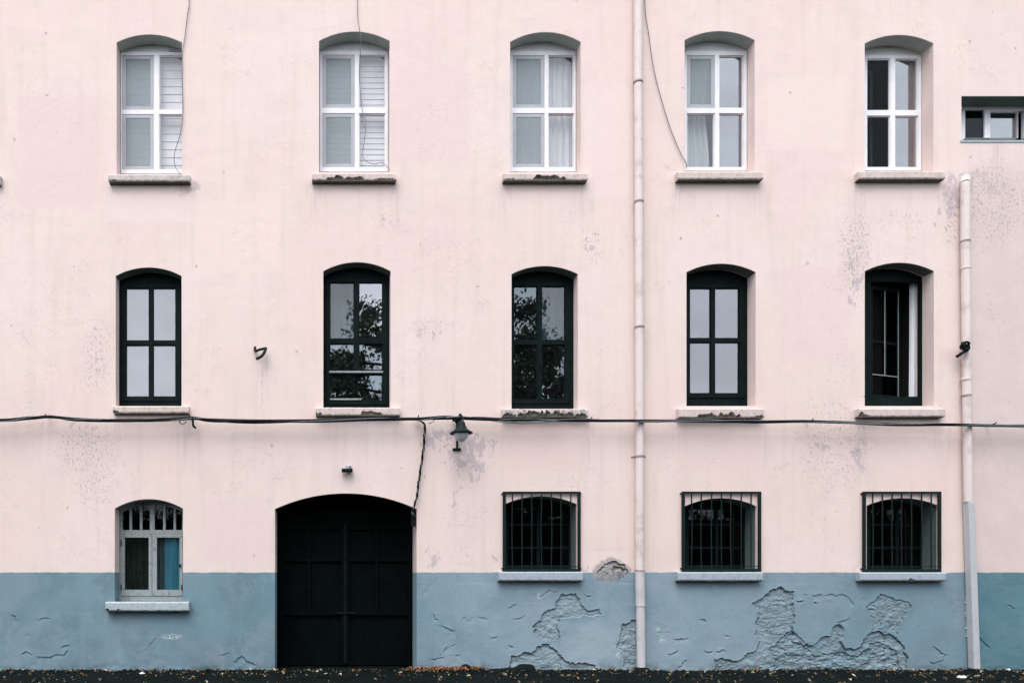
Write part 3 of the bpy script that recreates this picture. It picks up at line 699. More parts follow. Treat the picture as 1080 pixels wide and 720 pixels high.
# ---- gateway
dg = .62; out = grow(parch(DOOR, 28), .003)
gate = MB().plate(out, [], dg+.03, dg+.09).build('gate', 'gate', bld); gate['label'] = 'tall black double gate deep in its arch'
xc = W(364, 0, dg)[0]; xl, xr = out[0][0], out[1][0]; zt = W(0, 536.5, dg)[1]
zr = [W(0, y, dg)[1] for y in (556, 590, 646)]
for xa, xb, vx in ((xl+.05, xc-.008, W(326,0,dg)[0]), (xc+.008, xr-.03, W(397,0,dg)[0])):
    lf = MB()
    lf.plate(rect(xa, xb, .03, zr[0]+.04), [rect(xa+.07, vx-.03, zr[1]+.03, zr[0]-.04), rect(vx+.03, xb-.07, zr[1]+.03, zr[0]-.04),
        rect(xa+.07, vx-.03, zr[2]+.04, zr[1]-.03), rect(vx+.03, xb-.07, zr[2]+.04, zr[1]-.03), rect(xa+.07, xb-.07, .10, zr[2]-.04)], dg-.02, dg+.029)
    lf.build('gate_leaf', 'gate', gate)
MB().box(xc-.03, xc+.03, dg-.045, dg-.021, .05, zr[0]+.06, .006).build('cover_strip', 'gate_worn', gate)
shade_lining(DOOR, .006, .6, 'gate')  # black shell added under the gate arch in place of its shade
MB().box(xc-.16, xc+.2, dg-.055, dg-.046, zr[2]-.02, zr[2]+.02, .004).build('bolt', 'gate_worn', gate)
x, z = W(436.3, 545, .08)
cb = MB(); cb.box(x-.05, x+.03, .02, .12, z-.17, z+.12, .01); cb.build('junction_box', 'rubber', bld)

# ------------------------------------------------------------------ blinds and curtains
def blind(a, b, t, u, d, pitch, label):
    x0, z1 = W(a, t, d); x1, z0 = W(b, u, d); mb = MB(); z = z1
    while z > z0:
        zb = max(z-pitch, z0)
        mb.add([(x0,d+.007,z),(x1,d+.007,z),(x1,d-.004,zb+.004),(x0,d-.004,zb+.004),(x0,d+.022,zb+.002),(x1,d+.022,zb+.002)], [(0,1,2,3),(3,2,5,4)]); z = zb
    return tag(mb.build('window_blind', 'blind', normals=False), label, 'blind', 'slatted blinds behind the upper white windows')
blind(124, 198, 50, 183, .40, .150, 'broad slatted blind behind the top floor window at the far left')
blind(335, 412, 47, 181, .40, .105, 'finer slatted blind behind the top floor window above the gate')
def curtain(a, b, t, u, d, mat, label, folds=5, amp=.025, pull=0.0, name='curtain'):
    x0, z1 = W(a, t, d); x1, z0 = W(b, u, d); nx, nz = folds*10, 14; vs = []
    for j in range(nz+1):
        v = j/nz; z = z1+(z0-z1)*v
        for i in range(nx+1):
            uu = i/nx; x = x0+(x1-x0)*uu*(1-pull*math.sin(math.pi*min(1, v*1.05))**2)
            y = d+amp*math.sin(uu*folds*2*math.pi+.7*math.sin(v*3+a))+amp*.4*math.sin(uu*folds*4.7*math.pi+1+v)
            vs.append((x, y, z))
    fs = [(j*(nx+1)+i, j*(nx+1)+i+1, (j+1)*(nx+1)+i+1, (j+1)*(nx+1)+i) for j in range(nz) for i in range(nx)]
    return tag(MB().add(vs, fs, True).build(name, mat, normals=False), label, 'curtain')
curtain(574, 606, 55, 180, .42, 'sheer', 'sheer folded curtain behind right panes of top floor window left of the middle downpipe', 5)
curtain(537, 575, 55, 180, .50, 'white_cloth', 'plain curtain behind insect screens of top floor window left of the middle downpipe', 3, .02)
curtain(719, 747, 55, 179, .44, 'lace', 'pale lace curtain gathered in the top floor window right of the middle downpipe', 4, .03, .15)
curtain(959, 973, 296, 420, .42, 'white_cloth', 'pale curtain edge inside the open black casement window', 2, .015)
curtain(174, 196, 563, 626, .37, 'blue_cloth', 'bright blue curtain in the right pane of the old flaking ground floor window', 2, .015)
curtain(166, 175, 563, 626, .42, 'grey_cloth', 'dim grey curtain beside the bright blue one in the flaking ground floor window', 2, .02)
curtain(127, 160, 563, 628, .5, 'murk', 'murky grey green curtain filling the left pane of the old flaking ground floor window', 4, .03)
curtain(346, 376, 292, 361, .5, 'grey_cloth', 'dim grey curtain in the upper left pane of the black window above the gate', 3, .03)
curtain(569, 600, 296, 362, .5, 'grey_cloth', 'dim grey curtain in the black window above the most crumbled sill', 2, .02)

# ------------------------------------------------------------------ grilles
def grille(l, r, t, u, label):
    d = -.05; x0, z1 = W(l, t, d); x1, z0 = W(r, u, d)
    g = empty('window_grille', ((x0+x1)/2, d, z0)); tag(g, label, 'window grille', 'black barred grilles over the base windows')
    wv = .042
    MB().plate(rect(x0, x1, z0, z1), [rect(x0+wv*1.25, x1-wv*1.25, z0+wv*1.3, z1-wv)], d, d+.03).build('frame', 'iron', g)
    n = 7
    for k in range(n):
        x = x0+(x1-x0)*(k+1)/(n+1)+random.uniform(-.006,.006)
        MB().tube([(x, d+.013, z0+wv*1.3-.01), (x+random.uniform(-.014,.014), d+.013+random.uniform(-.006,.006), (z0+z1)/2), (x, d+.013, z1-wv+.01)], .0115, 8).build('bar', 'iron', g)
    MB().box(x0+wv*1.3, x1-wv*1.3, d+.012, d+.018, z0+.095, z0+.108).build('flat_bar', 'iron', g)
    for x in (x0-.02, x1-.012):
        for z in (z0+.06, z1-.035): MB().box(x, x+.034, d+.031, .03, z-.012, z+.012).build('lug', 'iron', g)
grille(530.5, 612.5, 518, 602.5, 'black barred window grille between the gate and the middle downpipe')
grille(719.5, 803, 518, 602.5, 'black barred window grille just right of the middle downpipe')
grille(910.5, 993, 518, 603, 'black barred window grille beside the end downpipe, over the chipped sill')

# ------------------------------------------------------------------ downpipes
def pth(pts, y): return [P3(px, py, y) for px, py in pts]
yp = -.095
dp = empty('downpipe', P3(675.5, 706, yp)); tag(dp, 'long pink downpipe running the full wall height, lilac at its foot', 'downpipe')
MB().tube(pth([(673,-100),(673,0),(673,88)], yp), .078, 16).build('pipe_section', 'pipe_pink', dp)
for a, b, xa, xb, m in ((88,213,673,673.6,'pipe_pink'),(213,345,673.6,674.3,'pipe_pink'),(345,481,674.3,674.6,'pipe_pink'),(481,601,674.6,674.6,'pipe_pink')):
    MB().tube(pth([(xa,a+.5),((xa+xb)/2,(a+b)/2),(xb,b+.5)], yp), .075, 16).build('pipe_section', m, dp)
MB().tube(pth([(674.7,601.5),(675,620),(675.4,638)], yp), .083, 16).build('pipe_section', 'pipe_lilac', dp)
MB().tube(pth([(675.4,638),(675.8,670),(676.2,703)], yp), .077, 16).build('pipe_section', 'pipe_lilac', dp)
for px, py, m in ((673,87,'pipe_band'),(673.6,213,'pipe_band'),(674.3,345,'pipe_band'),(674.6,481,'pipe_band'),(674.7,601.5,'pipe_band'),(675.4,638,'pipe_lilac')):
    c = P3(px, py, yp)
    MB().tube([c+Vector((0,0,-.014)), c+Vector((0,0,.014))], .087, 16).build('collar', m, dp)
    MB().box(c.x-.012, c.x+.012, yp+.07, .03, c.z-.01, c.z+.01).build('wall_clip', m, dp)
c = P3(674.6,481,yp); MB().box(c.x-.12, c.x+.15, -.012, .01, c.z+.0, c.z+.014).build('strap', 'pipe_band', dp)

ep = empty('downpipe', P3(1028, 706, yp)); tag(ep, 'pink downpipe with elbow top near the right edge, boxed in grey below', 'downpipe')
MB().tube(spline([P3(1018,188,.06), P3(1018,190,-.03), P3(1018,193.5,-.085), P3(1018,200,yp), P3(1018,254,yp)], 6), .074, 16).build('elbow', 'pipe_pink', ep)
for a, b, xa, xb in ((254,283,1018,1018.3),(283,400,1018.3,1019.5),(400,529,1019.5,1021)):
    MB().tube(pth([(xa,a),(xb,b)], yp), .071, 16).build('pipe_section', 'pipe_pink', ep)
a, b = P3(1022, 529, -.1), P3(1028, 705, -.1); lo = MB(); wv = .060
for c in (a, b): lo.v += [(c.x-wv, -.165, c.z), (c.x+wv, -.165, c.z), (c.x+wv, -.02, c.z), (c.x-wv, -.02, c.z)]
lo.f += [(0,1,2,3),(7,6,5,4)]+[(k,4+k,4+(k+1)%4,(k+1)%4) for k in range(4)]; lo.sm += [False]*6
bo = lo.build('boxed_section', 'pipe_grey', ep); bv = bo.modifiers.new('bevel', 'BEVEL'); bv.width = .018; bv.segments = 3
for px, py in ((1018,254.5),(1018.3,283),(1019,400),(1019.2,417)):
    c = P3(px, py, yp); m = 'pipe_band' if py in (254.5, 417) else 'pipe_pink'
    MB().tube([c+Vector((0,0,-.012)), c+Vector((0,0,.012))], .08, 16).build('collar', m, ep)
    MB().box(c.x-.012, c.x+.012, yp+.065, .03, c.z-.01, c.z+.01).build('wall_clip', m, ep)
mr = MB(); rr = random.Random(5)
for k in range(16):
    px = 1019.2+.028*k*2+rr.uniform(-.8,.4); py = 630+k*2.7; x, z = W(px, py)
    mr.lathe([(0,z-.03),(rr.uniform(.015,.035),z-.012),(rr.uniform(.02,.035),z+.01),(0,z+.03)], x, -.012, 7)
mr.build('mortar_seam', 'pale_sill', ep)

# ------------------------------------------------------------------ cables and wires
main = [(-300,443),(-160,444.5),(-70,444),(0,443),(30,441),(52,439.5),(75,441.5),(95,443),(140,443.5),(175,442.5),(202,440.5),(225,443.5),(270,443.8),(335,443.5),(400,442),(440,441.5),(470,439.8),(486,440.5),
        (510,441.8),(545,443),(580,443),(620,443.2),(673,443.6),(740,443.8),(790,444.2),(850,444.5),(900,446),(950,447.6),(1000,447.5),(1040,448.8),(1090,449.5),(1150,450),(1260,449),(1380,450)]
yw = -.20
cb = empty('utility_cable', P3(540, 443, yw)); tag(cb, 'bundle of black cables strung across the whole wall below the middle windows', 'cable')
def strand(seed, amp, rad, mat, pts=main, y=yw, name='strand', ph=0, yamp=.018, lo=None, hi=None):
    rr = random.Random(seed); ps = []
    for k, (px, py) in enumerate(pts):
        if lo is not None and not (lo <= px <= hi): continue
        ps.append(P3(px, py+amp*math.sin(k*1.9+ph)+rr.uniform(-amp,amp)*.6, y+yamp*math.cos(k*1.9+ph)))
    MB().tube(spline(ps, 7), rad, 7).build(name, mat, cb)
strand(1, .3, .026, 'rubber', ph=0)
strand(2, .9, .025, 'rubber', ph=2, lo=-320, hi=545)
strand(3, 1.2, .022, 'rubber', ph=4, lo=-320, hi=480)
strand(4, .6, .018, 'rubber', ph=1)
strand(5, 1.3, .0075, 'cable_grey', ph=3, y=yw-.022)
strand(6, 1.6, .006, 'cable_grey', ph=5, y=yw-.02, lo=430, hi=1390)
strand(8, 1.1, .017, 'rubber', ph=5.2, lo=700, hi=1390)
MB().tube(spline([P3(486,438.5,yw), P3(520,443.8,yw-.02), P3(545,446.2,yw), P3(565,446,yw), P3(590,443.5,yw-.01), P3(612,441.5,yw)], 8), .008, 6).build('strand', 'cable_grey', cb)
for px, py in ((52,440),(202,441),(440,441.5),(620,443.2),(760,444),(850,444.8),(1040,448.8)):       # pins
    c = P3(px, py, 0); MB().tube([c+Vector((0,.03,.0)), c+Vector((0,-.19,.0)), c+Vector((0,-.215,.02))], .009, 6).build('wall_pin', 'rubber', cb)
hk = MB(); hk.tube(spline([P3(192,442,yw-.02), P3(189,445,yw-.03), P3(193,447,yw-.03), P3(197,444,yw-.03)], 6), .008, 6)
hk.tube(spline([P3(203,439.5,yw-.03), P3(203.5,445,yw-.04), P3(204,449,yw-.03), P3(206.5,451,yw)], 6), .02, 6); hk.build('hook', 'rubber', cb)

br = empty('branch_cable', P3(443, 443, -.15)); tag(br, 'twisted thin cable dropping from the bundle to the right corner of the gate', 'cable')
bp = [(437,442),(444,444),(448,449),(447.5,460),(446,478),(443.5,495),(441,512),(440,522),(437.5,531),(435,539),(436.5,545)]
for ph, rad, mat in ((0,.012,'rubber'),(2.1,.012,'rubber'),(4.2,.008,'cable_grey')):
    ps = []; sp = spline([P3(px, py, -.08) for px, py in bp], 9)
    for k, p in enumerate(sp): ps.append(p+Vector((.014*math.cos(k*.75+ph)+random.uniform(-.003,.003), .014*math.sin(k*.75+ph), 0)))
    MB().tube(ps, rad, 6).build('strand', mat, br)
MB().tube(spline([P3(452,446.5,-.16), P3(456,445,-.18), P3(459,442,yw)], 5), .007, 6).build('strand', 'cable_grey', br)

def wire(pts, label, y=-.03, r=.008, name='hanging_wire'):
    return tag(MB().tube(spline([P3(*(p if len(p) == 3 else (*p, y))) for p in pts], 8), r, 6).build(name, 'wire'), label, 'wire', 'thin wires hanging on the upper wall')
wire([(200.5,-100,-.03),(199.5,0),(198.5,10),(195,38),(192.3,60),(192.4,95),(192.8,120),(190,142),(184.5,160),(184,173),(188,181),(191,183.5,-.08)], 'thin wire dangling along the right edge of the far left top floor window')
wire([(377,-100),(377,8),(379,30,-.06),(380.5,46,.0),(379,80,.12),(382,115,.15),(386,130,.15),(384,150,.14),(382,162,.12),(386,170,.1),(395,173,.08),(404,172,.06),(411,180,-.02)], 'thin wire looping in front of the top floor window above the gate', r=.0065)
wire([(679,-100),(680,0),(684,35),(690,75),(699,110),(708,138),(718,162),(723.5,172),(724,177,.06)], 'thin wire slanting from the middle downpipe to the window on its right')

# ------------------------------------------------------------------ wall lamp
lp = empty('wall_lamp', P3(482, 474, 0)); tag(lp, 'old black wall lamp with flared hood and white globe at the cable', 'lamp')
yl = -.42
bk = MB(); x, z = W(481.7, 474, 0)
zt = W(0, 444, 0)[1]
bk.box(x-.075, x+.075, -.03, .02, z-.02, z+.025, .006)
bk.tube(spline([(x,-.03,z), (x,-.045,z+.2), (x-.005,-.06,zt-.1), (x-.005,-.10,zt+.02)], 6), .022, 8)
bk.box(x-.09, x+.07, -.12, -.05, zt-.02, zt+.02, .006)
g = P3(487, 446.5, yl)
bk.tube(spline([(x,-.08,zt), (x+.02,-.2,zt+.07), (x+.05,-.36,zt-.02), (g.x,yl,g.z)], 6), .016, 8)
bk.tube([P3(480.5,446,-.12), P3(486,436,-.16)], .022, 6)
bk.build('bracket', 'iron', lp)
hc = P3(486.5, 456.3, yl)
hd = MB(); H = hc.z
hd.lathe([(0,H+.20),(.05,H+.20),(.065,H+.18),(.075,H+.13),(.10,H+.08),(.13,H+.045),(.20,H+.004),(.205,H-.012),(.19,H-.008),(.12,H+.03),(.0,H+.04)], hc.x, yl, 24); hd.build('hood', 'iron', lp)
gl = MB(); gl.lathe([(.135*math.cos(a), H-.01-.155*math.sin(a)) for a in [math.pi/2*k/9 for k in range(10)]], hc.x, yl, 24); gl.build('globe', 'globe', lp)

# ------------------------------------------------------------------ small fixtures
bb = MB(); bb.tube(spline([P3(269,366,.01), P3(269.2,370,-.06), P3(274,368.6,-.12), P3(280.5,367,-.10)], 5), .024, 7)
bb.tube(spline([P3(280.5,367,-.10), P3(278.5,372,-.14), P3(276,375.5,-.16), P3(270.3,378.5,-.18)], 5), .028, 7)
tag(bb.build('broken_bracket', 'iron'), 'bent black bracket stub sticking out of the wall between two black windows', 'bracket')
fx = empty('security_sensor', P3(366, 496, 0)); tag(fx, 'tiny black sensor lamp fixed to the wall above the gate arch', 'sensor')
c = P3(366, 496.5, 0)
MB().box(c.x-.10, c.x+.10, -.13, -.04, c.z-.03, c.z+.03, .012).build('housing', 'rubber', fx)
MB().box(c.x-.03, c.x+.05, -.05, .01, c.z+.031, c.z+.10, .01).build('mount', 'pale_sill', fx)
MB().tube([(c.x+.06,-.06,c.z+.07),(c.x+.06,.02,c.z+.08)], .014, 8).build('knob', 'iron', fx)
tg = MB(); rr = random.Random(11); cx, cz = W(1016.5, 367, -.19)
ps = [Vector((cx+.07*math.cos(k*.85)*(1-.02*k), -.19+.03*math.sin(k*1.3)-.002*k, cz+.03+.055*math.sin(k*.85)+.02*math.sin(k*.31)+rr.uniform(-.01,.01))) for k in range(26)]
tg.tube(spline(ps, 4), .019, 6); tg.tube(spline([(cx+.06,-.2,cz+.06), (cx+.07,-.21,cz-.02), (cx-.02,-.2,cz-.08), (cx-.11,-.16,cz-.15)], 5), .027, 6)
tag(tg.build('wire_tangle', 'rubber'), 'small black knot of wire on the end downpipe beside the open window', 'wire')
cd = MB(); cd.tube(spline([P3(1019,417,-.18), P3(1010,421,-.05), P3(1003,424,-.02)], 5), .006, 5)

# loose stub at the left edge of the upper wall
sx = MB(); c = P3(-1.5, 190, -.05); sx.box(c.x-.07, c.x+.05, -.09, .03, c.z-.09, c.z+.06, .015)
tag(sx.build('stone_stub', 'stone_sill'), 'small stone stub at the left edge, level with the top floor sills', 'stone')

# ------------------------------------------------------------------ ground, litter
def make_ground():
    t = NT('dark_wet_asphalt'); p = t.pos()
    c = t.mix(t.ramp(t.noise(p, 3, 5, .7), .35, .7), (.0028,.005,.0049), (.006,.009,.0088))
    c = t.mix(t.ramp(t.noise(p, 45, 3, .7), .58, .75), c, (.011,.015,.0145))
    return t.out(t.bsdf(c, t.ramp(t.noise(p, 1.5, 4), .4, .7, .75, .95), t.noise(p, 60, 4, .7), .7, .01, .03))
M['asphalt'] = make_ground()
nx, ny = 300, 90; vs = []; rs2 = np.random.RandomState(9)
gx = np.linspace(-17, 17, nx+1); gy = np.linspace(.9, -6.5, ny+1)
GX, GY = np.meshgrid(gx, gy, indexing='ij')
def gheight(x, y): return (fbm(x*2.3+80, y*2.3+60, 4)-.5)*.035+(fbm(x*11+10, y*11+33, 3)-.5)*.018
GZ = gheight(GX, GY)
GZ *= np.clip((6.5+GY)/1, 0, 1)*np.clip((17-np.abs(GX))/1, 0, 1)*np.clip((.9-GY)/.3, 0, 1)
gm = MB(); gm.add(np.stack([GX, GY, GZ], -1).reshape(-1, 3).tolist(), [(i*(ny+1)+j, i*(ny+1)+j+1, (i+1)*(ny+1)+j+1, (i+1)*(ny+1)+j) for i in range(nx) for j in range(ny)], True)
B = 400
gm.add([(-B,-B,0),(B,-B,0),(B,-6.5,0),(-B,-6.5,0),(-B,.9,0),(-17,.9,0),(-17,-6.5,0),(17,-6.5,0),(17,.9,0),(B,.9,0),(B,B,0),(-B,B,0)],
       [(0,1,2,7,6,3),(3,6,5,4),(7,2,9,8),(4,5,8,9,10,11)])
g = gm.build('ground', 'asphalt', normals=False); tag(g, kind='structure')

def leaf_mat(name, cols):
    t = NT(name); r = t.n('ShaderNodeNewGeometry').outputs['Random Per Island']
    cr = t.n('ShaderNodeValToRGB'); cr.color_ramp.interpolation = 'CONSTANT'; t.put(cr.inputs[0], r)
    els = cr.color_ramp.elements
    while len(els) < len(cols): els.new(.5)
    for i, c in enumerate(cols): els[i].position = i/len(cols); els[i].color = (*c, 1)
    return t.out(t.bsdf(cr.outputs[0], .6, None, spec=.3))
M['leaf_pale'] = leaf_mat('fallen_leaves_mixed', [(.03,.027,.017),(.15,.115,.065),(.015,.018,.012),(.26,.21,.13),(.12,.08,.04),(.40,.35,.27),(.025,.028,.02),(.20,.10,.045),(.20,.14,.075),(.06,.05,.035)])
M['leaf_rust'] = leaf_mat('fallen_leaves_rust', [(.24,.09,.04),(.13,.055,.03),(.32,.15,.08),(.40,.25,.15),(.08,.04,.025),(.28,.12,.06)])
M['leaf_green'] = leaf_mat('tree_leaves', [(.035,.06,.03),(.05,.085,.04),(.03,.05,.025),(.06,.10,.045)])
def add_leaf(mb, c, size, yaw, tilt, roll, curl):
    pts = [(-.5,0,0),(-.2,.24,curl),(.2,.22,curl),(.55,0,.02),(.2,-.22,curl*.8),(-.2,-.25,curl*1.1),(0,0,-.02)]
    m = Matrix.Translation(c) @ Matrix.Rotation(yaw,4,'Z') @ Matrix.Rotation(tilt,4,'Y') @ Matrix.Rotation(roll,4,'X')
    mb.add([m @ (Vector(p)*size) for p in pts], [(0,6,1),(1,6,2),(2,6,3),(3,6,4),(4,6,5),(5,6,0)])
def scatter(n, fx_, fy_, size, mat, name, label, cat, lift=0, tl=.35):
    mb = MB()
    for k in range(n):
        x, y = fx_(), fy_(); s = size[0]+(size[1]-size[0])*random.random()**1.8
        z = float(gheight(np.array([x]), np.array([y]))[0])+.012+lift*random.random()
        add_leaf(mb, (x, y, z), s, random.uniform(0,6.28), random.gauss(0,tl), random.gauss(0,tl), random.uniform(.05,.4))
    o = mb.build(name, mat, normals=False); tag(o, label, cat, kind='stuff'); return o
scatter(2300, lambda: random.uniform(-14, 13), lambda: -abs(random.gauss(0, 1.1))-.02 if random.random() < .75 else -abs(random.gauss(0,.12))-.01, (.025,.095), 'leaf_pale', 'fallen_leaves', 'scattered pale and brown fallen leaves on the dark ground along the wall', 'leaves')
hx0, hx1 = W(422,0)[0], W(512,0)[0]
def hx():
    return random.triangular(hx0, hx1, hx0+.9)
scatter(520, hx, lambda: -.05-abs(random.gauss(0,.12)), (.04,.085), 'leaf_rust', 'leaf_pile', 'rusty drift of fallen leaves at the foot of the wall right of the gate', 'leaves', .05, .6)

def rock(px, py, w, h, dep, label, seed, group=None):
    rr = random.Random(seed); bm = bmesh.new(); bmesh.ops.create_icosphere(bm, subdivisions=3, radius=1)
    for v in bm.verts:
        k = 1+.28*(fbm(np.array([v.co.x*1.7+seed]), np.array([v.co.z*1.7+v.co.y*1.3]), 4)[0]-.5)*2
        v.co = Vector((v.co.x*w/2*k, v.co.y*dep/2*k, max(v.co.z, -.35)*h*k))
    me = bpy.data.meshes.new('rubble_stone'); bm.to_mesh(me); bm.free(); me.materials.append(M['stone_dark'])
    for p in me.polygons: p.use_smooth = True
    o = bpy.data.objects.new('rubble_stone', me); COL.objects.link(o); x, _ = W(px, py); o.location = (x, -.10, 0); o.rotation_euler.z = rr.uniform(-.3,.3)
    return tag(o, label, 'stone', group)
rock(491, 700, .26, .125, .16, 'dark rubble lump behind the rusty leaf drift, nearest the gate', 1, 'dark rubble at the foot of the wall')
rock(503, 703, .30, .06, .14, 'low dark stone just right of the lump behind the leaf drift', 2, 'dark rubble at the foot of the wall')
rock(551, 699, .42, .13, .18, 'largest dark rubble lump, against the broken plaster right of the gate', 3, 'dark rubble at the foot of the wall')
rock(535, 703, .40, .055, .16, 'long low dark stone just left of the largest rubble lump', 4, 'dark rubble at the foot of the wall')
rock(675, 704, .30, .065, .22, 'dark clod under the foot of the middle downpipe', 5, 'dark rubble at the foot of the wall')
rock(523, 704, .34, .045, .14, 'flattest dark stone midway between the two big rubble lumps', 6, 'dark rubble at the foot of the wall')
dirt = MB()
for k in range(900):                          # crumbs of soil and plaster
    x = random.uniform(-14, 12.5); y = -abs(random.gauss(0,.10))-.01; s = random.uniform(.01,.045)
    z = float(gheight(np.array([x]), np.array([y]))[0])
    dirt.add([(x+s*random.uniform(-.9,-.5),y,z-.005),(x+s*random.uniform(.5,.9),y+.2*s,z-.005),(x,y-s*.7,z-.005),(x+random.uniform(-.2,.2)*s,y-.1*s,z+s*.8)], [(0,2,3),(2,1,3),(1,0,3)])
tag(dirt.build('soil_crumbs', 'stone_dark'), 'dark crumbs of soil strewn along the foot of the wall', 'soil', kind='stuff')
def paper(px, py, s, label, seed):
    rr = random.Random(seed); bm = bmesh.new(); bmesh.ops.create_icosphere(bm, subdivisions=2, radius=1)
    for v in bm.verts: v.co = Vector((v.co.x*s*rr.uniform(.7,1.2), v.co.y*s*.6*rr.uniform(.6,1.2), v.co.z*s*.42*rr.uniform(.5,1.3)))
    me = bpy.data.meshes.new('paper_scrap'); bm.to_mesh(me); bm.free(); me.materials.append(M['paper'])
    o = bpy.data.objects.new('paper_scrap', me); COL.objects.link(o)
    dist = F*CAMZ/(py-HY); o.location = (CAMX+(px-PX)/F*dist, dist-D, .02)
    return tag(o, label, 'litter', 'paper litter on the ground')
paper(1014, 715, .085, 'largest crumpled white paper scrap, on the ground by the end downpipe', 1)
paper(1063, 706.8, .05, 'small pale paper scrap against the wall foot at the right edge', 2)
paper(150, 711, .05, 'small white paper scrap on the ground below the old flaking window', 3)

# ------------------------------------------------------------------ trees across the street (seen mirrored in the glass)
def tree_mesh(seed, hgt, n):
    rr = random.Random(seed); tb = MB(); lf = MB(); blobs = []
    tb.tube([(0,0,-.1),(.1,.05,hgt*.25),(.05,-.1,hgt*.6),(0,0,hgt*.92)], [.28,.22,.13,.03], 9)
    for k in range(26):
        z = hgt*(.2+.74*k/25); a = k*2.4+rr.uniform(-.5,.5); L = hgt*.30*(1-.72*((z/hgt-.2)/.75)**1.2)*rr.uniform(.7,1.2)
        e = Vector((L*math.cos(a), L*math.sin(a), z+L*rr.uniform(.15,.45)))
        tb.tube(spline([(.05,0,z), Vector((.05,0,z)).lerp(e,.5)+Vector((0,0,-.1)), e], 3), [.07,.065,.06,.05,.04,.03,.02], 6, False)
        for f, s in ((.55,.55),(.8,.7),(1,.62)): blobs.append((Vector((.05,0,z)).lerp(e, f), s*rr.uniform(.7,1.25)))
    for c, s in blobs:
        for k in range(n):
            v = Vector((rr.gauss(0,.5), rr.gauss(0,.5), rr.gauss(0,.42)))*s*1.1
            add_leaf(lf, c+v, rr.uniform(.14,.30), rr.uniform(0,6.28), rr.uniform(-1.3,1.3), rr.uniform(-1,1), .1)
    return tb, lf
hd_ = empty('added_hedge', (0,-33,0)); tag(hd_, 'dark leafy mass added across the street to keep sky out of the low panes', 'added_hedge')  # added, unseen: stops bright sky mirroring in the low panes
hb = MB(); hl = MB(); rr = random.Random(21)
hb.box(-60, 60, -33.6, -32.4, -.05, 5.6, .3); hb.build('added_hedge_core', 'bark', hd_)
for k in range(9000): add_leaf(hl, (rr.uniform(-60,60), -32.4+rr.uniform(-.25,.25), rr.uniform(.1,6.0)), rr.uniform(.25,.45), rr.uniform(0,6.28), rr.uniform(-1.5,1.5), rr.uniform(-1.5,1.5), .1)
hl.build('foliage', 'leaf_green', hd_, normals=False)
protos = []
for sd, h in ((1, 15.5), (2, 13.0)):
    t0 = empty('street_tree', (0,-28,0)); tb, lf = tree_mesh(sd, h, 130)
    a = tb.build('trunk', 'bark'); b = lf.build('crown', 'leaf_green', normals=False)
    a.parent = t0; b.parent = t0; protos.append(t0)
spots = [(0,-.1,-28,1.13,0),(1,-2.7,-28.5,1.15,1),(0,6.4,-28,1.2,2),(1,9.0,-28,1.2,2.6),(1,3.2,-29,.95,3),(1,.9,-29.5,1.02,4.4),(0,-4.4,-30,.9,1),(1,-8,-31,.66,3),(1,-15.5,-30,.66,.5),(0,-23,-30,.55,1.7),(1,15,-31,.68,2.6),(0,21,-30,.55,.2),(1,28,-30,.64,4),(0,35,-31,.52,1.1),(1,-31,-31,.6,3),(1,42,-31,.6,2),(0,11.8,-32,.6,2.2),(0,-12,-32,.5,1),(1,18,-32,.56,3),(1,25,-32,.56,1)]
used = set()
for pi, x, y, s, rz in spots:
    if pi in used:
        t1 = protos[pi].copy(); COL.objects.link(t1)
        for ch in protos[pi].children: c2 = ch.copy(); COL.objects.link(c2); c2.parent = t1
    else: t1 = protos[pi]; used.add(pi)
    t1.location = (x, y, 0); t1.scale = (s*1.05, s*1.05, s); t1.rotation_euler.z = rz
    tag(t1, 'leafy tree across the street, seen only mirrored in the panes', 'tree', 'trees across the street')

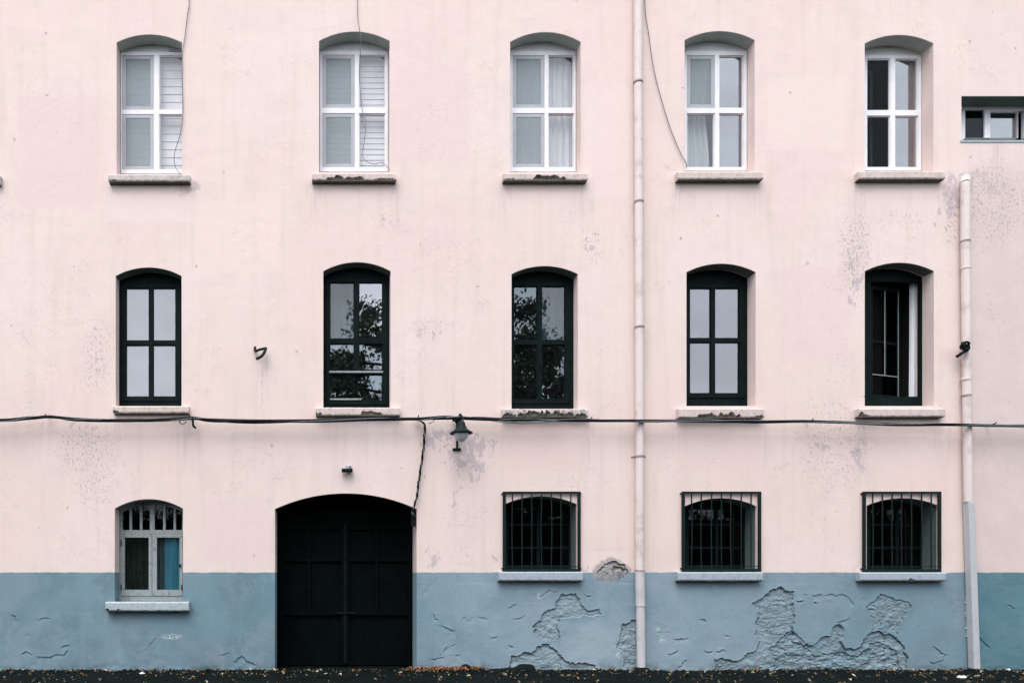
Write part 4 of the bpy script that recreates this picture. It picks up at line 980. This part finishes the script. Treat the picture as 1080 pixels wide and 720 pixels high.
# ------------------------------------------------------------------ sky, sun, camera
SUN_E, SUN_A = 60, 205       # elevation; azimuth the light comes from, measured from +Y clockwise
world = bpy.data.worlds.new('World'); S.world = world; world.use_nodes = True
t = NT('', world.node_tree)
sky = t.n('ShaderNodeTexSky', sky_type='NISHITA'); sky.sun_disc = False; sky.sun_elevation = R(SUN_E); sky.sun_rotation = R(SUN_A)
sky.air_density = 1.2; sky.dust_density = 4.0; sky.ozone_density = 1.0
hs = t.n('ShaderNodeHueSaturation'); hs.inputs['Saturation'].default_value = .34; t.put(hs.inputs['Color'], sky.outputs[0])
gen = t.n('ShaderNodeTexCoord').outputs['Generated']
cl = t.noise(t.vmath('MULTIPLY', gen, (1,1,1.8)), 2.6, 6, .6, dist=.4)
cl2 = t.ramp(cl, .3, .72, .8, 1.15)
flat = t.mix(.62, hs.outputs[0], (4.6,5.0,5.6))
mul = t.n('ShaderNodeVectorMath', operation='SCALE'); t.put(mul.inputs[0], flat); t.put(mul.inputs['Scale'], cl2)
bg = t.n('ShaderNodeBackground'); t.put(bg.inputs[0], mul.outputs[0]); bg.inputs[1].default_value = .15
o = t.n('ShaderNodeOutputWorld'); t.put(o.inputs[0], bg.outputs[0])
sl = bpy.data.lights.new('sun', 'SUN'); sl.energy = 1.0; sl.angle = R(40); sl.color = (1,.975,.95)
so = bpy.data.objects.new('sun', sl); COL.objects.link(so)
az = R(SUN_A); dirv = Vector((math.sin(az)*math.cos(R(SUN_E)), math.cos(az)*math.cos(R(SUN_E)), math.sin(R(SUN_E))))
so.rotation_euler = dirv.to_track_quat('Z', 'Y').to_euler(); so.location = dirv*40
cam = bpy.data.cameras.new('camera'); co = bpy.data.objects.new('camera', cam); COL.objects.link(co)
co.location = (CAMX, -D, CAMZ); co.rotation_euler = (R(90), 0, 0)
cam.sensor_width = 36; cam.lens = F/1080*36; cam.shift_x = (540-PX)/1080; cam.shift_y = (HY-360)/1080
cam.clip_end = 2000; S.camera = co
S.view_settings.view_transform = 'Standard'; S.view_settings.look = 'None'; S.view_settings.gamma = 1; S.view_settings.exposure = 1.28
S.render.resolution_x = 1024; S.render.resolution_y = 682
